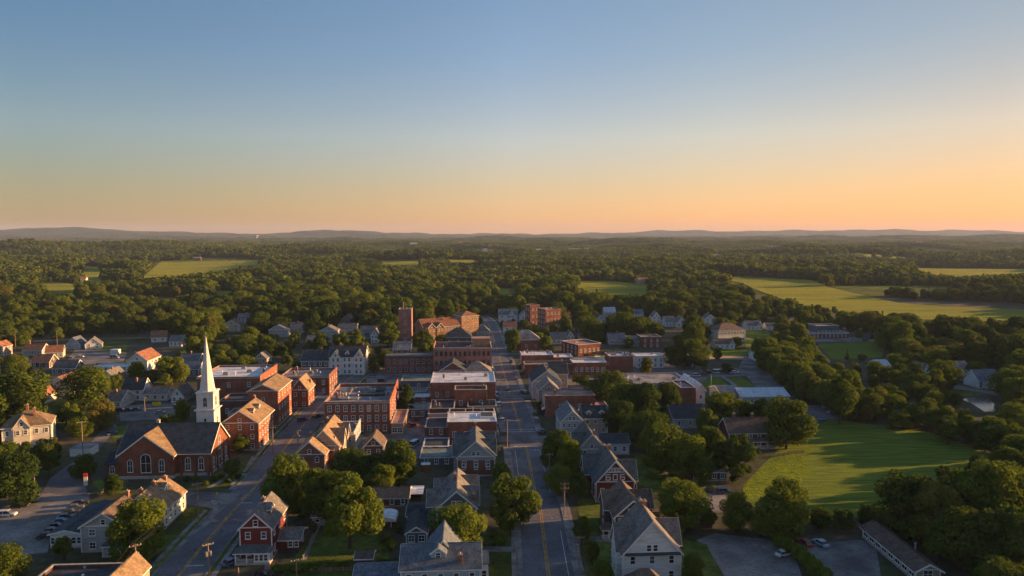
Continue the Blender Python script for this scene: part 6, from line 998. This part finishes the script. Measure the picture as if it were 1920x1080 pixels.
# ------------------------------------------------------------------ poles, wires, lamps
POLE = {}
def pole(key, px, yb, yt, label, arms=1, gear=None, rz=GRID, lamp=False, m='wood_pole'):
    p = P(px, yb); _, dy, dz = ray(px, yt); h = CAM_H+dz/dy*p.y; r = thing('utility_pole' if arms else 'post', label, 'pole', (p.x, p.y, 0), rz); mb = MB(); mb.tube((0, 0, 0), (0, 0, h), .19, .13, m, 10); mb.build('pole', r)
    for i in range(arms):
        z = h-.4-i*1.3; mb = MB(); mb.box(-1.25, 1.25, -.16, -.04, z-.09, z+.09, m); a = mb.build('crossarm', r)
        for x in (-1.1, -.4, .4, 1.1):
            mb = MB(); mb.tube((x, -.1, z+.09), (x, -.1, z+.32), .07, .05, 'white_trim', 6); mb.build('insulator', a)
    if gear:
        for s in gear: mb = MB(); mb.tube((s*.45, 0, h-3.2), (s*.45, 0, h-2.0), .30, .30, 'steel', 10); mb.box(min(0, s*.3), max(0, s*.3), -.06, .06, h-2.7, h-2.5, 'steel'); mb.build('transformer', r)
    if lamp: mb = MB(); mb.tube((0, 0, h-1.0), (1.6, 0, h-.5), .05, .04, 'steel', 6); mb.box(1.4, 2.1, -.15, .15, h-.6, h-.42, 'steel'); mb.build('lamp_arm', r)
    c, s_ = math.cos(rz), math.sin(rz); POLE[key] = [Vector((p.x+x*c, p.y+x*s_, h-.1)) for x in (-1.1, .4, 1.1)]
pole('a', 257, 1110, 1020, 'wooden power pole nearest the bottom left corner building', 1, (1,), R(35)); pole('b', 392, 1082, 1018, 'wooden power pole with two transformers in front of the side street', 1, (-1, 1), R(35)); pole('c', 372, 974, 905, 'wooden pole on the grassy corner island by the white house', 1, None, R(35)); pole('d', 66, 934, 874, 'tall street light pole beside the left gravel lot', 1, None, R(10), True)
pole('e', 1058, 966, 905, 'double arm power pole on the right verge of the main street', 2); pole('f', 1086, 1076, 1005, 'single arm power pole lower on the right verge', 1, (-1,)); pole('g', 1030, 905, 850, 'power pole half hidden in the sunlit street tree', 1); pole('h', 951, 838, 786, 'wooden pole at the left side of the main crosswalk', 1, None, GRID, True); pole('i', 969, 1075, 1016, 'bare thin post on the left main street pavement', 0); pole('j', 557, 1104, 1048, 'lit pole top with short arms at the bottom edge', 1, None, R(20)); pole('k', 448, 1110, 1064, 'plain lit post at the bottom edge before the hedge', 0)
pole('l', 559, 846, 806, 'wooden pole with a transformer on the side street before the tan gables', 1, (1,)); pole('m', 156, 858, 790, 'wooden pole rising between trees left of the church', 1, None, R(30)); pole('n', 272, 782, 745, 'pale pole standing before the plain white house', 1); pole('o', 1333, 738, 703, 'pale tall post at the corner of the small lawns', 0, None, GRID, False, 'stone_trim'); pole('p', 512, 850, 800, 'power pole beside the dormered brick house', 1); pole('q', 108, 662, 620, 'wooden pole above the tan house at the left woods edge', 1); pole('r', 30, 665, 622, 'wooden pole at the far left before the woods', 1); pole('s', 930, 745, 712, 'street pole by the yellow lamp left of the main street', 1); pole('t', 690, 905, 875, 'thin bare post at the end of the dark garage', 0); pole('u', 1128, 965, 930, 'thin bare post before the dark brown gabled house', 0)
def wire(a, b, sag, lb, gr):
    pts = [a.lerp(b, i/8)-Vector((0, 0, sag*4*(i/8)*(1-i/8))) for i in range(9)]; mb = MB()
    for p, q in zip(pts, pts[1:]): mb.tube(p, q, .04, .04, 'wire', 4, False)
    tag(mb.build('power_line'), lb, 'power line', gr)
far_ = {'x': [Vector((P(1105, 1200).x+o, P(1105, 1200).y, 9.0)) for o in (-1.1, .4, 1.1)], 'y': [Vector((P(180, 1180).x+o, P(180, 1180).y, 9.0)) for o in (-1.1, .4, 1.1)]}
for a, b, lb, gr in (('g', 'e', 'power line between the tree hidden pole and the double arm pole', 'upper main street wires'), ('e', 'f', 'power line between the two poles on the right verge', 'middle main street wires'), ('f', 'x', 'power line leaving the lower verge pole towards the bottom edge', 'lower main street wires'), ('a', 'c', 'power line running over the round tree by the white house', 'side street wires'), ('a', 'y', 'power line running down to the left bottom edge', 'corner building wires'), ('p', 'l', 'power line crossing the side street by the dormered brick house', 'upper side street wires')):
    A, B_ = POLE[a], POLE.get(b) or far_[b]
    for k in range(3): wire(A[k], B_[k], .9, lb, gr)
def lamp_post(px, py, label, lit=False):
    p = P(px, py); r = thing('street_lamp', label, 'street lamp', (p.x, p.y, .14)); mb = MB(); mb.tube((0, 0, 0), (0, 0, .5), .16, .10, 'dark_trim', 8); mb.tube((0, 0, .5), (0, 0, 4.2), .07, .05, 'dark_trim', 8); mb.build('post', r)
    mb = MB(); mb.tube((0, 0, 4.2), (0, 0, 4.75), .16, .26, 'sign_yellow' if lit else 'glass_lit', 8); mb.tube((0, 0, 4.75), (0, 0, 5.0), .30, .05, 'dark_trim', 8); mb.build('lantern', r)
lamp_post(935, 742, 'street lamp with a yellow lantern left of the main street', True)
for px, py in [(947, 800), (929, 712), (925, 690), (1012, 790), (985, 742), (975, 722), (965, 705), (955, 672)]: lamp_post(px, py, 'small dark street lamp on the main street pavement') if False else None
for px, py, lb in [(948, 803, 'dark street lamp left of the main crosswalk'), (1022, 800, 'dark street lamp right of the main crosswalk'), (990, 748, 'dark street lamp by the arched grey gable'), (926, 706, 'dark street lamp below the corniced block'), (972, 716, 'dark street lamp by the right brick stores'), (940, 775, 'dark street lamp by the white roofed store')]: lamp_post(px, py, lb)
# ------------------------------------------------------------------ signs, hydrants, fences, sheds
p = P(161, 910); r = thing('sign_pillar', 'white sign pillar with a red top beside the church drive', 'sign', (p.x, p.y, 0), R(20)); mb = MB(); mb.box(-.55, .55, -.18, .18, 0, 2.8, 'siding_white'); mb.build('panel', r); mb = MB(); mb.box(-.56, .56, -.2, .2, 2.8, 3.9, 'sign_red'); mb.build('top_panel', r)
p = P(294, 764); r = thing('sign_board', 'orange sign board before the low cream annex', 'sign', (p.x, p.y, 0), R(15)); mb = MB(); mb.box(-1.8, 1.8, -.1, .1, .9, 2.6, 'sign_yellow'); mb.build('board', r)
for x in (-1.5, 1.5): mb = MB(); mb.box(x-.08, x+.08, -.08, .08, 0, .9, 'dark_trim'); mb.build('leg', r)
p = P(1543, 770); r = thing('sign_board', 'small blue and white board under the belt trees', 'sign', (p.x, p.y, 0), R(10)); mb = MB(); mb.box(-1, 1, -.08, .08, 1.0, 2.6, 'siding_blue'); mb.build('board', r); mb = MB(); mb.box(-.08, .08, -.06, .06, 0, 1.0, 'steel'); mb.build('leg', r)
def hydrant(px, py, m, label):
    p = P(px, py); r = thing('hydrant', label, 'hydrant', (p.x, p.y, .05)); mb = MB(); mb.tube((0, 0, 0), (0, 0, .75), .2, .18, m, 10); mb.tube((0, 0, .75), (0, 0, 1.0), .22, .08, m, 10); mb.build('barrel', r); mb = MB(); mb.tube((-.36, 0, .55), (.36, 0, .55), .11, .11, m, 8); mb.build('nozzle', r)
hydrant(407, 929, 'sign_yellow', 'yellow hydrant on the corner by the grassy island'); hydrant(519, 1062, 'sign_red', 'red hydrant beside the dark red house lawn'); hydrant(460, 870, 'chimney_brick', 'rusty hydrant on the church lawn')
def fence(px, label, h=1.2, m='wood_pole', step=2.2):
    c = spline([P(*q) for q in px], step); r = thing('fence', label, 'fence', (c[0].x, c[0].y, 0)); o = Vector((c[0].x, c[0].y, 0)); mb = MB()
    for a, b in zip(c, c[1:]):
        a, b = a-o, b-o
        for z in (h*.35, h*.85): mb.prism([(a.x, a.y, z-.06), (a.x, a.y, z+.06), (a.x, a.y+.05, z+.06), (a.x, a.y+.05, z-.06)], b-a, m)
        n = 6
        for k in range(n): q = a.lerp(b, (k+.5)/n); mb.box(q.x-.06, q.x+.06, q.y-.05, q.y-.01, .1, h, m)
    mb.build('rail', r)
    for a in c[::1]: mb = MB(); a = a-o; mb.box(a.x-.08, a.x+.08, a.y-.08, a.y+.08, 0, h+.15, m); mb.build('post', r)
fence([(600, 988), (585, 1020), (568, 1050)], 'pale picket fence curving down the lawn beside the dark red house', 1.1, 'siding_tan'); fence([(1195, 935), (1250, 932), (1300, 928)], 'dark plank fence behind the houses right of the main street', 1.5); fence([(905, 952), (930, 950), (950, 948)], 'plank fence beside the slate grey house yard', 1.5); fence([(680, 958), (740, 958), (762, 958)], 'dark yard fence below the long garage', 1.5); fence([(1450, 858), (1478, 853), (1506, 850)], 'rail fence at the top corner of the green field', 1.2); fence([(520, 1070), (620, 1072), (660, 1070)], 'low dark fence behind the hedge on the bottom lawn', 1.0); fence([(240, 905), (190, 925)], 'short fence by the church parking corner', 1.1)
def box_thing(name, cat, label, px, py, w, d, h, m, top):
    p = P(px, py); r = thing(name, label, cat, (p.x, p.y, .03), GRID); mb = MB(); mb.box(-w/2, w/2, 0, d, 0, h, m); mb.build('body', r); mb = MB(); mb.box(-w/2-.08, w/2+.08, -.08, d+.08, h, h+.12, top); mb.build('lid', r)
box_thing('dumpster', 'dumpster', 'green dumpster against the rear of the big brick block', 690, 818, 3.2, 1.6, 1.5, 'membrane_green', 'dark_trim'); box_thing('dumpster', 'dumpster', 'blue dumpster at the bend of the side street', 599, 742, 3.0, 1.6, 1.5, 'blue_cloth', 'blue_cloth'); box_thing('dumpster', 'dumpster', 'dark dumpster behind the white roofed store', 800, 828, 2.6, 1.6, 1.4, 'siding_slate', 'dark_trim'); box_thing('crate', 'crate', 'brown wooden crate on the paved rear court', 782, 790, 2.2, 1.8, 1.8, 'siding_brown', 'wood_pole'); box_thing('brick_stack', 'bricks', 'stack of red bricks under a white cover in the rear court', 798, 885, 3.0, 2.2, 2.4, 'brick', 'membrane_white'); box_thing('garden_shed', 'shed', 'dark little shed under the trees at the top of the gravel lot', 1319, 990, 5.0, 3.5, 2.6, 'siding_brown', 'membrane_grey'); box_thing('garden_shed', 'shed', 'tiny pale shed beside the brown gabled house', 1228, 975, 3.0, 2.5, 2.2, 'siding_tan', 'shingle_brown'); box_thing('planter', 'planter', 'stone planter by the church path', 455, 892, 1.6, 1.0, .8, 'stone_trim', 'lawn')
box_thing('garden_shed', 'shed', 'low white shed between the left houses', 214, 664, 5, 4, 2.8, 'siding_white', 'membrane_white'); box_thing('trailer', 'trailer', 'blue covered trailer near the left lot trees', 190, 690, 6, 3, 2.6, 'siding_slate', 'shingle_blue'); box_thing('garage', 'garage', 'white garage end at the drive behind the dark tree', 150, 856, 7, 6, 2.9, 'siding_white', 'membrane_grey')
# ------------------------------------------------------------------ evening haze
m = bpy.data.materials.new('haze_air'); m.use_nodes = True; t = m.node_tree; t.nodes.remove(t.nodes['Principled BSDF']); pv = t.nodes.new('ShaderNodeVolumePrincipled')
pv.inputs['Color'].default_value = (.54, .68, 1.0, 1); pv.inputs['Density'].default_value = 4.0e-5; pv.inputs['Anisotropy'].default_value = .05; t.links.new(pv.outputs[0], t.nodes['Material Output'].inputs['Volume']); M['haze_air'] = m
mb = MB(); mb.box(-15000, 15000, -900, 18000, -40, 240, 'haze_air'); hz = struct(mb.build('haze'), 'stuff')
